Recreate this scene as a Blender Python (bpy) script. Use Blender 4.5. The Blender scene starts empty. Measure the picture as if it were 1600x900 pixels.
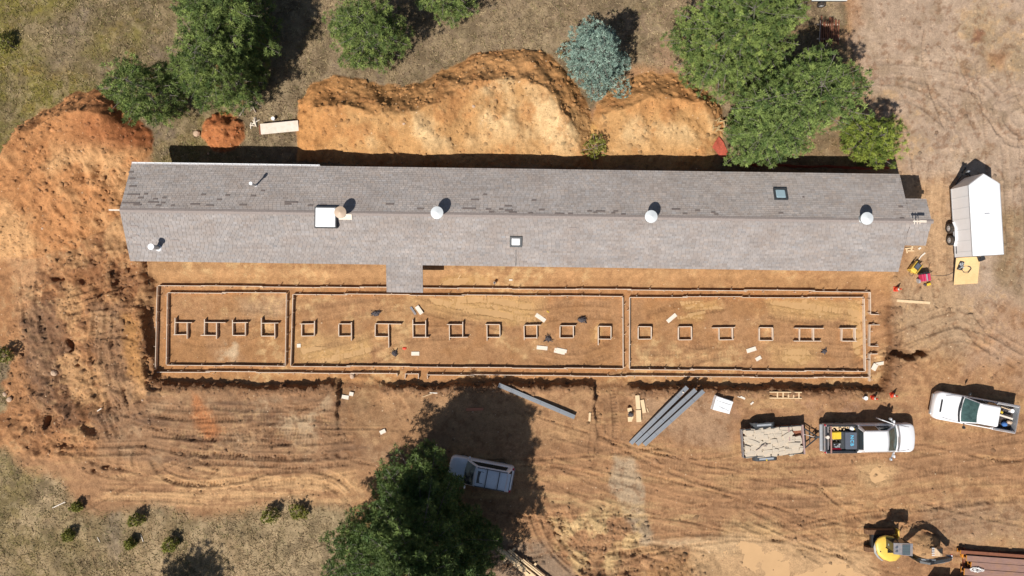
import bpy, math, random
import numpy as np
from mathutils import Vector, Matrix

R = math.radians
C = bpy.context.scene.collection
HC = 48.5            # camera height above the natural ground
FP = 1067.0          # focal length in photo pixels (1600 wide)
PIT = -0.70          # floor level of the excavation

# ------------------------------------------------------------------ camera, world, sun
cam = bpy.data.cameras.new("camera")
cam.sensor_width = 36.0
cam.lens = 36.0 * FP / 1600.0
cam.clip_end = 2000
cam_o = bpy.data.objects.new("camera", cam)
cam_o.location = (0, 0, HC)
cam_o.rotation_euler = (0, 0, 0)
C.objects.link(cam_o)
bpy.context.scene.camera = cam_o

SUNV = Vector((-0.45, -0.62, 1.0)).normalized()      # towards the sun
world = bpy.data.worlds.new("World")
bpy.context.scene.world = world
world.use_nodes = True
nt = world.node_tree
sky = nt.nodes.new("ShaderNodeTexSky")
sky.sky_type = 'NISHITA'
sky.sun_disc = False
sky.sun_elevation = math.asin(SUNV.z)
sky.sun_rotation = math.atan2(SUNV.x, SUNV.y) % (2 * math.pi)
nt.links.new(sky.outputs[0], nt.nodes["Background"].inputs[0])
nt.nodes["Background"].inputs[1].default_value = 0.058
sun = bpy.data.lights.new("sun", 'SUN')
sun.energy = 4.9
sun.angle = R(0.53)
sun.color = (1.0, 0.95, 0.88)
sun_o = bpy.data.objects.new("sun", sun)
sun_o.rotation_euler = SUNV.to_track_quat('Z', 'Y').to_euler()
sun_o.location = SUNV * 60
C.objects.link(sun_o)
vs = bpy.context.scene.view_settings
vs.view_transform = 'Standard'
vs.look = 'None'
vs.exposure = 0.12
vs.gamma = 1.0
vs.use_curve_mapping = False

# ------------------------------------------------------------------ helpers
def P(px, py, z=0.0):
    k = (HC - z) / FP
    return Vector(((px - 800) * k, (450 - py) * k, z))

def lin(r, g, b):
    out = []
    for c in (r, g, b):
        c /= 255.0
        out.append(c / 12.92 if c <= 0.04045 else ((c + 0.055) / 1.055) ** 2.4)
    return tuple(out)

def alb(r, g, b, k=0.86):
    """albedo of a surface that shows this sRGB colour in full sun"""
    return tuple(min(0.9, c * k) for c in lin(r, g, b))

def mat(name, col, rough=0.8, metal=0.0, var=0.0, vscale=3.0, stretch=(1, 1, 1), bump=0.0, bscale=20.0,
        attr=None, coat=0.0, spec=0.5, dirt=None, dirt_amt=0.0, dscale=1.2):
    m = bpy.data.materials.new(name)
    m.use_nodes = True
    n = m.node_tree.nodes
    l = m.node_tree.links
    b = n["Principled BSDF"]
    b.inputs["Roughness"].default_value = rough
    b.inputs["Metallic"].default_value = metal
    b.inputs["Specular IOR Level"].default_value = spec
    b.inputs["Coat Weight"].default_value = coat
    src = None
    if attr:
        a = n.new("ShaderNodeAttribute")
        a.attribute_name = attr
        src = a.outputs["Color"]
    else:
        rgb = n.new("ShaderNodeRGB")
        rgb.outputs[0].default_value = (*col, 1)
        src = rgb.outputs[0]
    tc = n.new("ShaderNodeTexCoord")
    mp = n.new("ShaderNodeMapping")
    mp.inputs["Scale"].default_value = stretch
    l.new(tc.outputs["Object"], mp.inputs["Vector"])
    if var > 0:
        nz = n.new("ShaderNodeTexNoise")
        nz.inputs["Scale"].default_value = vscale
        nz.inputs["Detail"].default_value = 6
        nz.inputs["Roughness"].default_value = 0.65
        l.new(mp.outputs[0], nz.inputs["Vector"])
        mr = n.new("ShaderNodeMapRange")
        mr.inputs["From Min"].default_value = 0.3
        mr.inputs["From Max"].default_value = 0.7
        mr.inputs["To Min"].default_value = 1 - var
        mr.inputs["To Max"].default_value = 1 + var
        l.new(nz.outputs["Fac"], mr.inputs["Value"])
        mx = n.new("ShaderNodeVectorMath")
        mx.operation = 'SCALE'
        l.new(src, mx.inputs[0])
        l.new(mr.outputs[0], mx.inputs["Scale"])
        src = mx.outputs[0]
    if dirt:
        nz = n.new("ShaderNodeTexNoise")
        nz.inputs["Scale"].default_value = dscale
        nz.inputs["Detail"].default_value = 8
        nz.inputs["Roughness"].default_value = 0.7
        l.new(tc.outputs["Object"], nz.inputs["Vector"])
        mr = n.new("ShaderNodeMapRange")
        mr.inputs["From Min"].default_value = 0.45
        mr.inputs["From Max"].default_value = 0.7
        mr.inputs["To Min"].default_value = 0
        mr.inputs["To Max"].default_value = dirt_amt
        l.new(nz.outputs["Fac"], mr.inputs["Value"])
        mi = n.new("ShaderNodeMix")
        mi.data_type = 'RGBA'
        l.new(mr.outputs[0], mi.inputs["Factor"])
        l.new(src, mi.inputs["A"])
        mi.inputs["B"].default_value = (*dirt, 1)
        src = mi.outputs["Result"]
    l.new(src, b.inputs["Base Color"])
    if bump > 0:
        nb = n.new("ShaderNodeTexNoise")
        nb.inputs["Scale"].default_value = bscale
        nb.inputs["Detail"].default_value = 5
        l.new(mp.outputs[0], nb.inputs["Vector"])
        bm = n.new("ShaderNodeBump")
        bm.inputs["Strength"].default_value = 1.0
        bm.inputs["Distance"].default_value = bump
        l.new(nb.outputs["Fac"], bm.inputs["Height"])
        l.new(bm.outputs[0], b.inputs["Normal"])
    return m

class MB:
    """collects shapes into ONE mesh"""
    def __init__(s):
        s.v = []; s.f = []; s.m = []; s.cur = 0; s.smooth = []
        s.sm = False
    def add(s, vs_, fs_):
        o = len(s.v)
        s.v += [tuple(p) for p in vs_]
        for f in fs_:
            s.f.append(tuple(i + o for i in f)); s.m.append(s.cur); s.smooth.append(s.sm)
        return s
    def box(s, c, size, rz=0.0, ry=0.0, rx=0.0):
        sx, sy, sz = size[0] / 2, size[1] / 2, size[2] / 2
        M = Matrix.Translation(c) @ Matrix.Rotation(rz, 4, 'Z') @ Matrix.Rotation(ry, 4, 'Y') @ Matrix.Rotation(rx, 4, 'X')
        vs_ = [M @ Vector((x * sx, y * sy, z * sz)) for z in (-1, 1) for (x, y) in ((-1, -1), (1, -1), (1, 1), (-1, 1))]
        return s.add(vs_, [(3, 2, 1, 0), (4, 5, 6, 7), (0, 1, 5, 4), (1, 2, 6, 5), (2, 3, 7, 6), (3, 0, 4, 7)])
    def cbox(s, c, size, ch=0.02, rz=0.0):
        """box whose top edges are chamfered"""
        sx, sy, sz = size[0] / 2, size[1] / 2, size[2] / 2
        M = Matrix.Translation(c) @ Matrix.Rotation(rz, 4, 'Z')
        def oct_(x, y, k):
            return [(-x + k, -y), (x - k, -y), (x, -y + k), (x, y - k), (x - k, y), (-x + k, y), (-x, y - k), (-x, -y + k)]
        rings = []
        for (i, z) in ((0, -sz), (0, sz - ch), (ch, sz)):
            rings.append([M @ Vector((x, y, z)) for x, y in oct_(sx - i, sy - i, ch)])
        return s.loft(rings, True, True)
    def cyl(s, p0, p1, r0, r1=None, n=10, cap=True):
        if r1 is None: r1 = r0
        p0 = Vector(p0); p1 = Vector(p1)
        d = (p1 - p0)
        q = d.to_track_quat('Z', 'Y').to_matrix()
        ring = []
        for (p, r) in ((p0, r0), (p1, r1)):
            ring.append([p + q @ Vector((math.cos(a) * r, math.sin(a) * r, 0)) for a in [2 * math.pi * i / n for i in range(n)]])
        return s.loft(ring, cap, cap)
    def loft(s, rings, c0=True, c1=True, closed=True):
        n = len(rings[0])
        vs_ = [p for r in rings for p in r]
        fs_ = []
        for k in range(len(rings) - 1):
            for i in range(n if closed else n - 1):
                j = (i + 1) % n
                fs_.append((k * n + i, k * n + j, (k + 1) * n + j, (k + 1) * n + i))
        if c0: fs_.append(tuple(reversed(range(n))))
        if c1: fs_.append(tuple((len(rings) - 1) * n + i for i in range(n)))
        return s.add(vs_, fs_)
    def prism(s, pts, z0, z1):
        return s.loft([[(x, y, z0) for x, y in pts], [(x, y, z1) for x, y in pts]])
    def tube(s, pts, r, n=6):
        pts = [Vector(p) for p in pts]
        rings = []
        for i, p in enumerate(pts):
            d = (pts[min(i + 1, len(pts) - 1)] - pts[max(i - 1, 0)])
            q = d.to_track_quat('Z', 'Y').to_matrix()
            rr = r[i] if isinstance(r, (list, tuple)) else r
            rings.append([p + q @ Vector((math.cos(a) * rr, math.sin(a) * rr, 0)) for a in [2 * math.pi * k / n for k in range(n)]])
        return s.loft(rings)
    def blob(s, c, r, seed=0, n=8, m=5, jag=0.25):
        rd = random.Random(seed)
        rings = []
        for k in range(m + 1):
            th = math.pi * (k + 0.001) / (m + 0.002)
            rings.append([(c[0] + r[0] * math.sin(th) * math.cos(a) * (1 + rd.uniform(-jag, jag)),
                           c[1] + r[1] * math.sin(th) * math.sin(a) * (1 + rd.uniform(-jag, jag)),
                           c[2] - r[2] * math.cos(th) * (1 + rd.uniform(-jag, jag) * .6)) for a in [2 * math.pi * i / n for i in range(n)]])
        return s.loft(rings)
    def mesh(s, name, mats):
        me = bpy.data.meshes.new(name)
        me.from_pydata([tuple(v) for v in s.v], [], s.f)
        for m in (mats if isinstance(mats, (list, tuple)) else [mats]):
            me.materials.append(m)
        me.polygons.foreach_set("material_index", s.m)
        me.polygons.foreach_set("use_smooth", s.smooth)
        me.update()
        return me

def link(name, me, parent=None):
    o = bpy.data.objects.new(name, me)
    C.objects.link(o)
    if parent is not None: o.parent = parent
    return o

def part(name, mb, m, parent, label=None, kind=None):
    o = link(name, mb.mesh(name, m) if isinstance(mb, MB) else mb, parent)
    if label: o['label'] = label
    if kind: o['kind'] = kind
    return o

def tag(o, label, cat, group=None, kind=None):
    o['label'] = label; o['category'] = cat
    if group: o['group'] = group
    o['kind'] = kind or 'thing'
    return o

def thing(name, label, cat, loc, rz=0.0, group=None):
    o = bpy.data.objects.new(name, None)
    o.empty_display_size = 0.2
    C.objects.link(o)
    o.location = loc
    o.rotation_euler = (0, 0, rz)
    return tag(o, label, cat, group)

def single(name, mb, m, label, cat, loc=(0, 0, 0), rz=0.0, group=None, kind=None):
    o = link(name, mb.mesh(name, m) if isinstance(mb, MB) else mb)
    o.location = loc
    o.rotation_euler = (0, 0, rz)
    return tag(o, label, cat, group, kind)

def dup(root):
    r = root.copy(); C.objects.link(r)
    for ch in list(root.children):
        c = ch.copy(); C.objects.link(c); c.parent = r
        for g in list(ch.children):
            d = g.copy(); C.objects.link(d); d.parent = c
    return r

# ------------------------------------------------------------------ noise and distances (numpy)
_rng = np.random.default_rng(7)
_T = [_rng.random((256, 256)).astype(np.float32) for _ in range(6)]
def vn(x, y, k=0):
    T = _T[k % 6]
    xi = np.floor(x); yi = np.floor(y)
    fx = (x - xi); fy = (y - yi)
    xi = xi.astype(np.int64) & 255; yi = yi.astype(np.int64) & 255
    x1 = (xi + 1) & 255; y1 = (yi + 1) & 255
    fx = fx * fx * fx * (fx * (fx * 6 - 15) + 10)
    fy = fy * fy * fy * (fy * (fy * 6 - 15) + 10)
    a = T[xi, yi]; b = T[x1, yi]; c = T[xi, y1]; d = T[x1, y1]
    return (a + (b - a) * fx) * (1 - fy) + (c + (d - c) * fx) * fy - 0.5
def fbm(x, y, s, o=4, k=0, g=0.5):
    """s = size of the biggest lumps in metres; result about -0.5..0.5"""
    r = 0; a = 1.0; t = 0
    for i in range(o):
        c_, s_ = math.cos(i * 1.1 + k), math.sin(i * 1.1 + k)
        r = r + a * vn((x * c_ + y * s_) * 2 ** i / s + 17.3 * i + 5.1 * k, (-x * s_ + y * c_) * 2 ** i / s + 3.7 * i + 9.9 * k, k + i)
        t += a; a *= g
    return r / t * 1.5
def sstep(a, b, x):
    t = np.clip((x - a) / (b - a), 0, 1)
    return t * t * (3 - 2 * t)
def seg_d(u, v, pts, closed=False, arc=False):
    best = np.full(u.shape, 1e9, np.float32); sarc = np.zeros(u.shape, np.float32); side = np.zeros(u.shape, np.float32)
    n = len(pts); acc = 0.0
    for i in range(n if closed else n - 1):
        ax, ay = pts[i][0], pts[i][1]; bx, by = pts[(i + 1) % n][0], pts[(i + 1) % n][1]
        dx, dy = bx - ax, by - ay; L2 = dx * dx + dy * dy + 1e-9; L = math.sqrt(L2)
        t = np.clip(((u - ax) * dx + (v - ay) * dy) / L2, 0, 1)
        d = np.hypot(u - ax - t * dx, v - ay - t * dy)
        m = d < best
        best = np.where(m, d, best)
        if arc:
            sarc = np.where(m, acc + t * L, sarc)
            side = np.where(m, np.sign((u - ax) * dy - (v - ay) * dx), side)
        acc += L
    return (best, sarc, side) if arc else best
def inside(u, v, pts):
    r = np.zeros(u.shape, bool); n = len(pts)
    for i in range(n):
        x0, y0 = pts[i]; x1, y1 = pts[(i + 1) % n]
        if y0 == y1: continue
        c = ((y0 > v) != (y1 > v)) & (u < (x1 - x0) * (v - y0) / (y1 - y0) + x0)
        r ^= c
    return r
def sd(u, v, pts):
    """px distance to the polygon's outline, positive inside"""
    d = seg_d(u, v, pts, True)
    return np.where(inside(u, v, pts), d, -d)
def smoothline(pts, n=6):
    out = []
    for i in range(len(pts) - 1):
        p0 = pts[max(i - 1, 0)]; p1 = pts[i]; p2 = pts[i + 1]; p3 = pts[min(i + 2, len(pts) - 1)]
        for k in range(n):
            t = k / n
            out.append(tuple(0.5 * (2 * p1[j] + (p2[j] - p0[j]) * t + (2 * p0[j] - 5 * p1[j] + 4 * p2[j] - p3[j]) * t * t + (3 * p1[j] - p0[j] - 3 * p2[j] + p3[j]) * t ** 3) for j in (0, 1)))
    out.append(tuple(pts[-1]))
    return out

# ------------------------------------------------------------------ the ground
STEP = 0.08
def axis(half, step, far):
    fine = np.arange(-half, half + step / 2, step)
    out = []; p = half; s = step
    while p < far:
        s *= 1.6; p += s; out.append(p)
    out = np.array(out)
    return np.concatenate([-out[::-1], fine, out])
gx = axis(38.4, STEP, 420); gy = axis(21.8, STEP, 420)
GX, GY = np.meshgrid(gx, gy)
X = GX.ravel().astype(np.float32); Y = GY.ravel().astype(np.float32)
# coordinates used for drawing zones: pixels of the photograph at natural ground level, fading to no detail far away
Uf = 800 + 22.0 * X; Vf = 450 - 22.0 * Y
wu = fbm(X, Y, 1.6, 4, 1); wv = fbm(X, Y, 1.6, 4, 2)
wu2 = fbm(X, Y, 0.35, 3, 3); wv2 = fbm(X, Y, 0.35, 3, 4)
def warp(a, b=0.0):
    return Uf + a * wu * 2 + b * wu2 * 2, Vf + a * wv * 2 + b * wv2 * 2

def low(pts):
    """pixels seen on the pit floor -> zone pixels"""
    k = (HC - PIT) / HC
    return [(800 + (p[0] - 800) * k, 450 + (p[1] - 450) * k) for p in pts]

Z = np.zeros_like(X)
churn = np.zeros_like(X)
base_n = fbm(X, Y, 9.0, 3, 0)
mid_n = fbm(X, Y, 1.3, 5, 5, 0.55)
fine_n = fbm(X, Y, 0.33, 3, 2, 0.6)
Z += 0.16 * base_n

# grassy zones
G1 = [(-900, -900), (1320, -900), (1322, 60), (1345, 110), (1350, 180), (1400, 200), (1398, 262), (1120, 262), (1130, 200), (1100, 150), (1050, 110), (990, 108), (950, 140), (920, 175), (905, 262),
      (240, 262), (238, 240), (200, 200), (150, 150), (60, 175), (15, 225), (-10, 260), (-900, 300)]
G2 = [(-900, 700), (-5, 692), (18, 706), (45, 735), (90, 750), (118, 790), (160, 798), (250, 790), (330, 808), (400, 792), (470, 782), (540, 785), (560, 830), (640, 1000), (640, 1500), (-900, 1500)]
G3 = [(-400, 530), (2, 540), (14, 560), (8, 600), (16, 620), (6, 640), (-400, 650)]
u, v = warp(7, 3)
grass = np.maximum(sstep(-7, 9, sd(u, v, G1)), sstep(-12, 14, sd(u, v, G2)))
grass = np.maximum(grass, sstep(-4, 5, sd(u, v, G3)))
# spoil piles: (outline, crest line, height, colour kind)
piles = []
def pile(poly, ridge, h, sharp=1.0, wa=5):
    global Z, grass
    lo = [min(p[i] for p in poly) for i in (0, 1)]; hi = [max(p[i] for p in poly) for i in (0, 1)]
    m = (Uf > lo[0] - 25) & (Uf < hi[0] + 25) & (Vf > lo[1] - 25) & (Vf < hi[1] + 25)
    uu = (Uf + wa * wu * 2 + 3 * wu2)[m]; vv = (Vf + wa * wv * 2 + 3 * wv2)[m]
    d = sd(uu, vv, poly)
    dr = seg_d(uu, vv, ridge)
    t = np.clip(d, 0, None) / (np.clip(d, 0, None) + dr + 1e-6)
    hh = h * (t ** sharp)
    full = np.zeros_like(X); full[m] = hh
    msk = np.zeros_like(X); msk[m] = sstep(-2.0, 2.5, d)
    Z = Z + full
    grass = grass * (1 - msk)
    return msk, full
p1, h1 = pile([(464, 205), (468, 165), (488, 136), (520, 119), (560, 121), (600, 133), (655, 131), (690, 108), (738, 88), (800, 77), (850, 84), (884, 108), (905, 140), (922, 162), (932, 200), (926, 245), (930, 262), (600, 262), (466, 250)],
              smoothline([(500, 178), (545, 176), (600, 192), (655, 190), (700, 168), (750, 140), (805, 136), (850, 152), (885, 192)], 3), 1.95, 0.95)
p2, h2 = pile([(926, 200), (934, 160), (965, 128), (1010, 113), (1062, 118), (1098, 138), (1126, 168), (1134, 200), (1118, 240), (1110, 262), (935, 262)],
              [(962, 178), (1010, 162), (1060, 162), (1095, 182)], 1.5, 0.95)
p3, h3 = pile([(385 * 0 + 349 + 36 * math.cos(a), 207 + 31 * math.sin(a)) for a in np.linspace(0, 2 * math.pi, 14)[:-1]], [(340, 200), (356, 208)], 0.85, 0.8, 3)
p4, h4 = pile([(-700, 300), (-30, 270), (8, 246), (25, 205), (60, 176), (110, 150), (150, 136), (182, 152), (212, 180), (238, 205), (240, 238), (222, 256), (205, 290), (192, 330), (120, 385), (60, 400), (-60, 410), (-700, 430)],
              smoothline([(175, 190), (130, 188), (85, 205), (40, 240), (-20, 290), (-300, 350)], 3), 1.9, 0.85)
p5, h5 = pile([(1420, 850), (1432, 834), (1450, 832), (1466, 840), (1472, 856), (1466, 872), (1448, 880), (1428, 876)], [(1440, 853), (1455, 858)], 0.75, 0.8, 2)
pilem = np.clip(p1 + p2 + p3 + p4 + p5, 0, 1)
pileh = h1 + h2 + h3 + h4
# gullies and lobes running down the sunny faces
lob = fbm(X, Y, 3.2, 3, 4, .55)
Z += (p1 + p2) * np.clip(pileh, 0, 1.4) * lob * 0.5
gl = fbm(X * 1.0 + Y * 0.5, Y * 0.42, 1.9, 3, 3, 0.42)
Z += (p1 + p2) * np.clip(pileh, 0, 1.2) * gl * 0.62
Z += (h4 > 0) * np.clip(h4, 0, 1) * fbm(X - Y, (X + Y) * 0.3, 1.3, 4, 1) * 0.55
Z += p3 * fine_n * 0.22 + p5 * mid_n * 0.2
Z += pilem * (mid_n * 0.22 + fine_n * 0.13)
# the excavation
pitp = [(222, 395), (228, 440), (222, 480), (226, 520), (234, 560), (238, 600), (262, 603), (400, 606), (520, 603), (590, 604), (700, 606), (770, 602), (850, 604), (915, 600), (930, 606), (984, 609), (1060, 606), (1150, 609), (1250, 609), (1350, 612), (1384, 611), (1390, 585), (1394, 545), (1388, 500), (1394, 470), (1392, 430), (1395, 380), (1300, 340), (300, 330), (222, 380)]
u, v = warp(3.5, 2.2)
dp = sd(u, v, pitp)
wdt = 3.5 + 26 * np.exp(-((Uf - 556) / 26) ** 2) * (Vf > 560) + 26 * np.exp(-((Uf - 957) / 22) ** 2) * (Vf > 560) + 22 * sstep(1330, 1400, Uf) * (Vf < 560) + 8 * (Vf < 480) * (Uf < 260)
pit = sstep(-0.3, 1.0, dp / wdt)
# two ramps cut through the bench
def cut(poly, dfun, w=3.0, wa=2.5, wb=2.5):
    lo = [min(p[i] for p in poly) for i in (0, 1)]; hi = [max(p[i] for p in poly) for i in (0, 1)]
    m = (Uf > lo[0] - 30) & (Uf < hi[0] + 30) & (Vf > lo[1] - 30) & (Vf < hi[1] + 30)
    uu = (Uf + wa * wu * 2 + wb * wu2 * 2)[m]; vv = (Vf + wa * wv * 2 + wb * wv2 * 2)[m]
    full = np.zeros_like(X)
    full[m] = sstep(0, w, sd(uu, vv, poly)) * dfun(uu, vv)
    return full
r1 = cut([(524, 590), (600, 590), (640, 640), (600, 690), (526, 690)], lambda a, b: 0.62 * (1 - sstep(600, 688, b)) * (1 - sstep(575, 620, a) * 0.8) + 0.03)
r2 = cut([(924, 590), (986, 590), (992, 640), (985, 700), (930, 690)], lambda a, b: 0.62 * (1 - sstep(600, 695, b)) + 0.02)
tr = cut([(1388, 545), (1452, 549), (1452, 556), (1420, 562), (1388, 558)], lambda a, b: 0.75 + 0 * a, 2.5)
ht = [cut([(x - a, y - b), (x + a * .8, y - b * .9), (x + a, y + b * .7), (x - a * .3, y + b)], lambda q, w_, d=d: d + 0 * q, 3, 1.5, 2) for (x, y, a, b, d) in
      ((108, 540, 9, 12, .5), (120, 570, 8, 6, .35), (75, 660, 6, 14, .45), (230, 575, 9, 20, .5), (240, 605, 14, 10, .45), (145, 735, 6, 5, .3), (163, 731, 8, 5, .3), (90, 435, 12, 6, .4), (226, 500, 4, 26, .35), (228, 430, 4, 30, .35))]
D = np.maximum((-PIT - .42 * (1 - sstep(420, 434, Vf + 4 * wv))) * pit, np.maximum(r1, r2))
D = np.maximum(D, tr)
for q in ht: D = np.maximum(D, q)
Z = Z * (1 - pit * 0.97) - D
# heaped rim of crumbly soil round the excavation
rim = np.exp(-((dp + 7) / 6.0) ** 2) * (Vf > 480) * (np.abs(Uf - 556) > 35) * (np.abs(Uf - 957) > 35)
Z += rim * (0.08 + 0.25 * np.clip(mid_n, -0.3, 1) + 0.10 * fine_n) * (1 - pit)

# churned earth
def zone(poly, soft=14, wa=8, wb=3):
    lo = [min(p[i] for p in poly) for i in (0, 1)]; hi = [max(p[i] for p in poly) for i in (0, 1)]
    pad = soft * 1.5 + 30
    m = (Uf > lo[0] - pad) & (Uf < hi[0] + pad) & (Vf > lo[1] - pad) & (Vf < hi[1] + pad)
    uu = (Uf + wa * wu * 2 + wb * wu2 * 2)[m]; vv = (Vf + wa * wv * 2 + wb * wv2 * 2)[m]
    full = np.zeros_like(X); full[m] = sstep(-soft, soft, sd(uu, vv, poly)); return full
zchurn = zone([(60, 400), (215, 380), (222, 480), (232, 600), (260, 650), (160, 690), (60, 720), (20, 660), (10, 560), (30, 470)], 18)
zlump = zone([(850, 790), (1000, 800), (1010, 860), (1080, 868), (1110, 905), (1110, 960), (860, 960), (900, 870), (840, 830)], 12)
zbrush = zone([(40, 480), (90, 470), (110, 560), (120, 660), (60, 640), (30, 560)], 12)
chn = fbm(X, Y, 0.8, 5, 4, 0.62)
rdg = 0.5 - np.abs(fbm(X, Y, 2.2, 4, 2, 0.55)) * 2.2
rdg2 = 0.5 - np.abs(fbm(X * 1.3 + Y * .5, Y * .6 - X * .3, 1.3, 4, 5, 0.6)) * 2.2
zch2 = zone([(60, 235), (200, 250), (205, 320), (222, 400), (225, 500), (150, 470), (90, 420), (78, 330)], 14)
zch3 = zone([(-60, 640), (60, 600), (160, 650), (150, 740), (40, 710), (-60, 690)], 14)
Z += zchurn * (0.34 * chn + 0.30 * rdg + 0.14 * np.abs(fine_n) ** 0.8)
Z += zch2 * (0.20 * rdg2 + 0.26 * rdg + .16 * chn) + zch3 * (.3 * rdg + .25 * chn)
Z += zlump * .28 * rdg + zlump * (0.46 * fbm(X + Y * .3, Y - X * .5, 1.2, 5, 2, 0.58) + 0.1)
dirt_all = 1 - grass
Z += dirt_all * (1 - pilem) * (0.035 * fine_n + 0.05 * mid_n) * (1 - 0.6 * pit)
Z += grass * (0.03 * fine_n + 0.05 * mid_n)

# ruts: (polyline in px, gauge between the two tracks px, width px, depth m, tread m)
trackm = np.zeros_like(X); treadm = np.zeros_like(X)
def rut(pts, gauge, w, dep=0.05, tread=0.025, per=5.0, z=0.0, both=True):
    global Z, trackm, treadm
    pts = smoothline(pts, 5)
    k = (HC - z) / HC
    pts = [(800 + (p[0] - 800) * k, 450 + (p[1] - 450) * k) for p in pts]
    lo = [min(p[i] for p in pts) - gauge - 10 for i in (0, 1)]; hi = [max(p[i] for p in pts) + gauge + 10 for i in (0, 1)]
    m = (Uf > lo[0]) & (Uf < hi[0]) & (Vf > lo[1]) & (Vf < hi[1])
    uu = Uf[m] + 1.0 * wu[m]; vv = Vf[m] + 1.0 * wv[m]
    d, s, side = seg_d(uu, vv, pts, False, True)
    dd = np.abs(d - gauge / 2) if both else d
    L = sum(math.hypot(pts[i + 1][0] - pts[i][0], pts[i + 1][1] - pts[i][1]) for i in range(len(pts) - 1))
    fade = sstep(0, 14, s) * (1 - sstep(L - 14, L, s)) * sstep(-0.28, 0.1, wu[m] * 0.5 + wv2[m] * .6 + 0.12)
    core = (1 - sstep(w * 0.38, w * 0.55, dd)) * fade
    berm = np.exp(-((dd - w * 0.68) / (w * 0.16)) ** 2) * fade
    tr_ = np.sin(2 * math.pi * s / per) * core
    Z[m] += -dep * 1.15 * core + dep * 0.8 * berm + tread * 1.35 * tr_
    trackm[m] = np.maximum(trackm[m], core)
    treadm[m] += tr_
T8 = [
    ([(205, 400), (185, 440), (178, 520), (180, 580)], 0, 8, .10, .035),
    ([(190, 400), (168, 450), (158, 500), (152, 560), (160, 610)], 18, 8, .09, .035),
    ([(176, 560), (186, 610), (204, 650)], 14, 7, .10, .03), ([(160, 600), (168, 650), (182, 690)], 12, 7, .09, .03),
    ([(100, 470), (108, 520), (98, 570)], 0, 9, .07, .02), ([(60, 430), (62, 490), (74, 545)], 0, 10, .09, .03),
    ([(34, 420), (36, 470), (48, 530)], 0, 8, .06, .02), ([(78, 560), (90, 590), (92, 620)], 0, 8, .10, .02),
    ([(100, 300), (60, 350), (50, 420)], 22, 9, .05, .02),
    ([(100, 470), (160, 452), (226, 430)], 12, 7, .09, .02), ([(104, 496), (160, 486), (222, 480)], 10, 7, .08, .02), ([(150, 530), (190, 524), (224, 536)], 0, 7, .08, .02),
    ([(84, 700), (150, 703), (235, 700)], 12, 7, .08, .03), ([(75, 640), (82, 680), (96, 705)], 0, 8, .09, .02),
    ([(240, 660), (330, 668), (420, 662), (525, 668)], 22, 9, .06, .04), ([(262, 690), (340, 700), (440, 704), (560, 698)], 24, 10, .07, .04),
    ([(232, 678), (320, 686), (430, 684), (540, 676)], 0, 8, .08, .04), ([(300, 715), (380, 718), (470, 722), (550, 716)], 14, 8, .07, .035),
    ([(330, 645), (420, 650), (520, 640)], 18, 8, .05, .03), ([(228, 640), (290, 646), (350, 640)], 14, 8, .06, .03),
    ([(205, 690), (198, 720), (206, 745)], 22, 8, .06, .035), ([(236, 712), (250, 738), (282, 754), (330, 756), (385, 748), (420, 734)], 0, 10, .09, .045),
    ([(130, 724), (170, 736), (220, 742)], 14, 8, .06, .02), ([(150, 770), (240, 772), (330, 778)], 16, 7, .04, .02), ([(330, 770), (440, 768), (540, 758)], 14, 7, .04, .02),
    ([(400, 750), (470, 742), (520, 752), (548, 776)], 18, 9, .07, .035),
    # middle and right of the yard
    ([(850, 690), (960, 720), (1080, 740), (1240, 742), (1400, 730), (1600, 700), (1800, 680)], 30, 10, .035, .02),
    ([(820, 740), (950, 762), (1100, 800), (1300, 800), (1500, 770), (1800, 760)], 30, 10, .035, .02),
    ([(830, 720), (980, 790), (1150, 828), (1350, 818), (1600, 790)], 28, 10, .03, .02),
    ([(1200, 860), (1300, 842), (1380, 852)], 26, 9, .04, .025),
    ([(1150, 800), (1260, 850), (1350, 905), (1420, 960)], 26, 10, .05, .025),
    ([(1100, 760), (1230, 762), (1360, 775)], 26, 9, .03, .02),
    ([(1370, 700), (1450, 720), (1600, 735)], 26, 9, .03, .02),
    ([(945, 600), (950, 660), (945, 720)], 26, 10, .05, .03),
    ([(935, 610), (932, 670), (925, 720)], 10, 8, .04, .03),
    ([(1330, 560), (1420, 520), (1500, 495), (1540, 530), (1600, 565)], 24, 9, .05, .02),
    ([(1290, 600), (1400, 560), (1490, 520), (1560, 540)], 20, 8, .04, .02),
    ([(1440, 610), (1455, 570), (1500, 520), (1580, 440), (1590, 340), (1580, 200)], 28, 10, .04, .02),
    ([(1530, 240), (1500, 160), (1540, 90), (1600, 40)], 26, 9, .03, .015),
    ([(1600, 150), (1570, 165), (1562, 190), (1585, 215), (1620, 210)], 20, 9, .05, .02),
    ([(1360, 110), (1420, 112), (1520, 130), (1560, 170)], 24, 8, .03, .015),
    ([(1470, 250), (1462, 330), (1470, 420), (1440, 500)], 26, 9, .03, .015),
    ([(1360, 140), (1430, 148), (1500, 200)], 22, 8, .03, .015),
    ([(860, 800), (880, 850), (930, 880), (1010, 870)], 26, 11, .09, .03),
    ([(840, 790), (860, 840), (920, 900)], 24, 10, .08, .03),
    ([(150, 800), (158, 850), (172, 900)], 30, 6, .03, .0),
]
for t in T8: rut(*t)
rr_ = np.random.default_rng(12)
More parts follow.
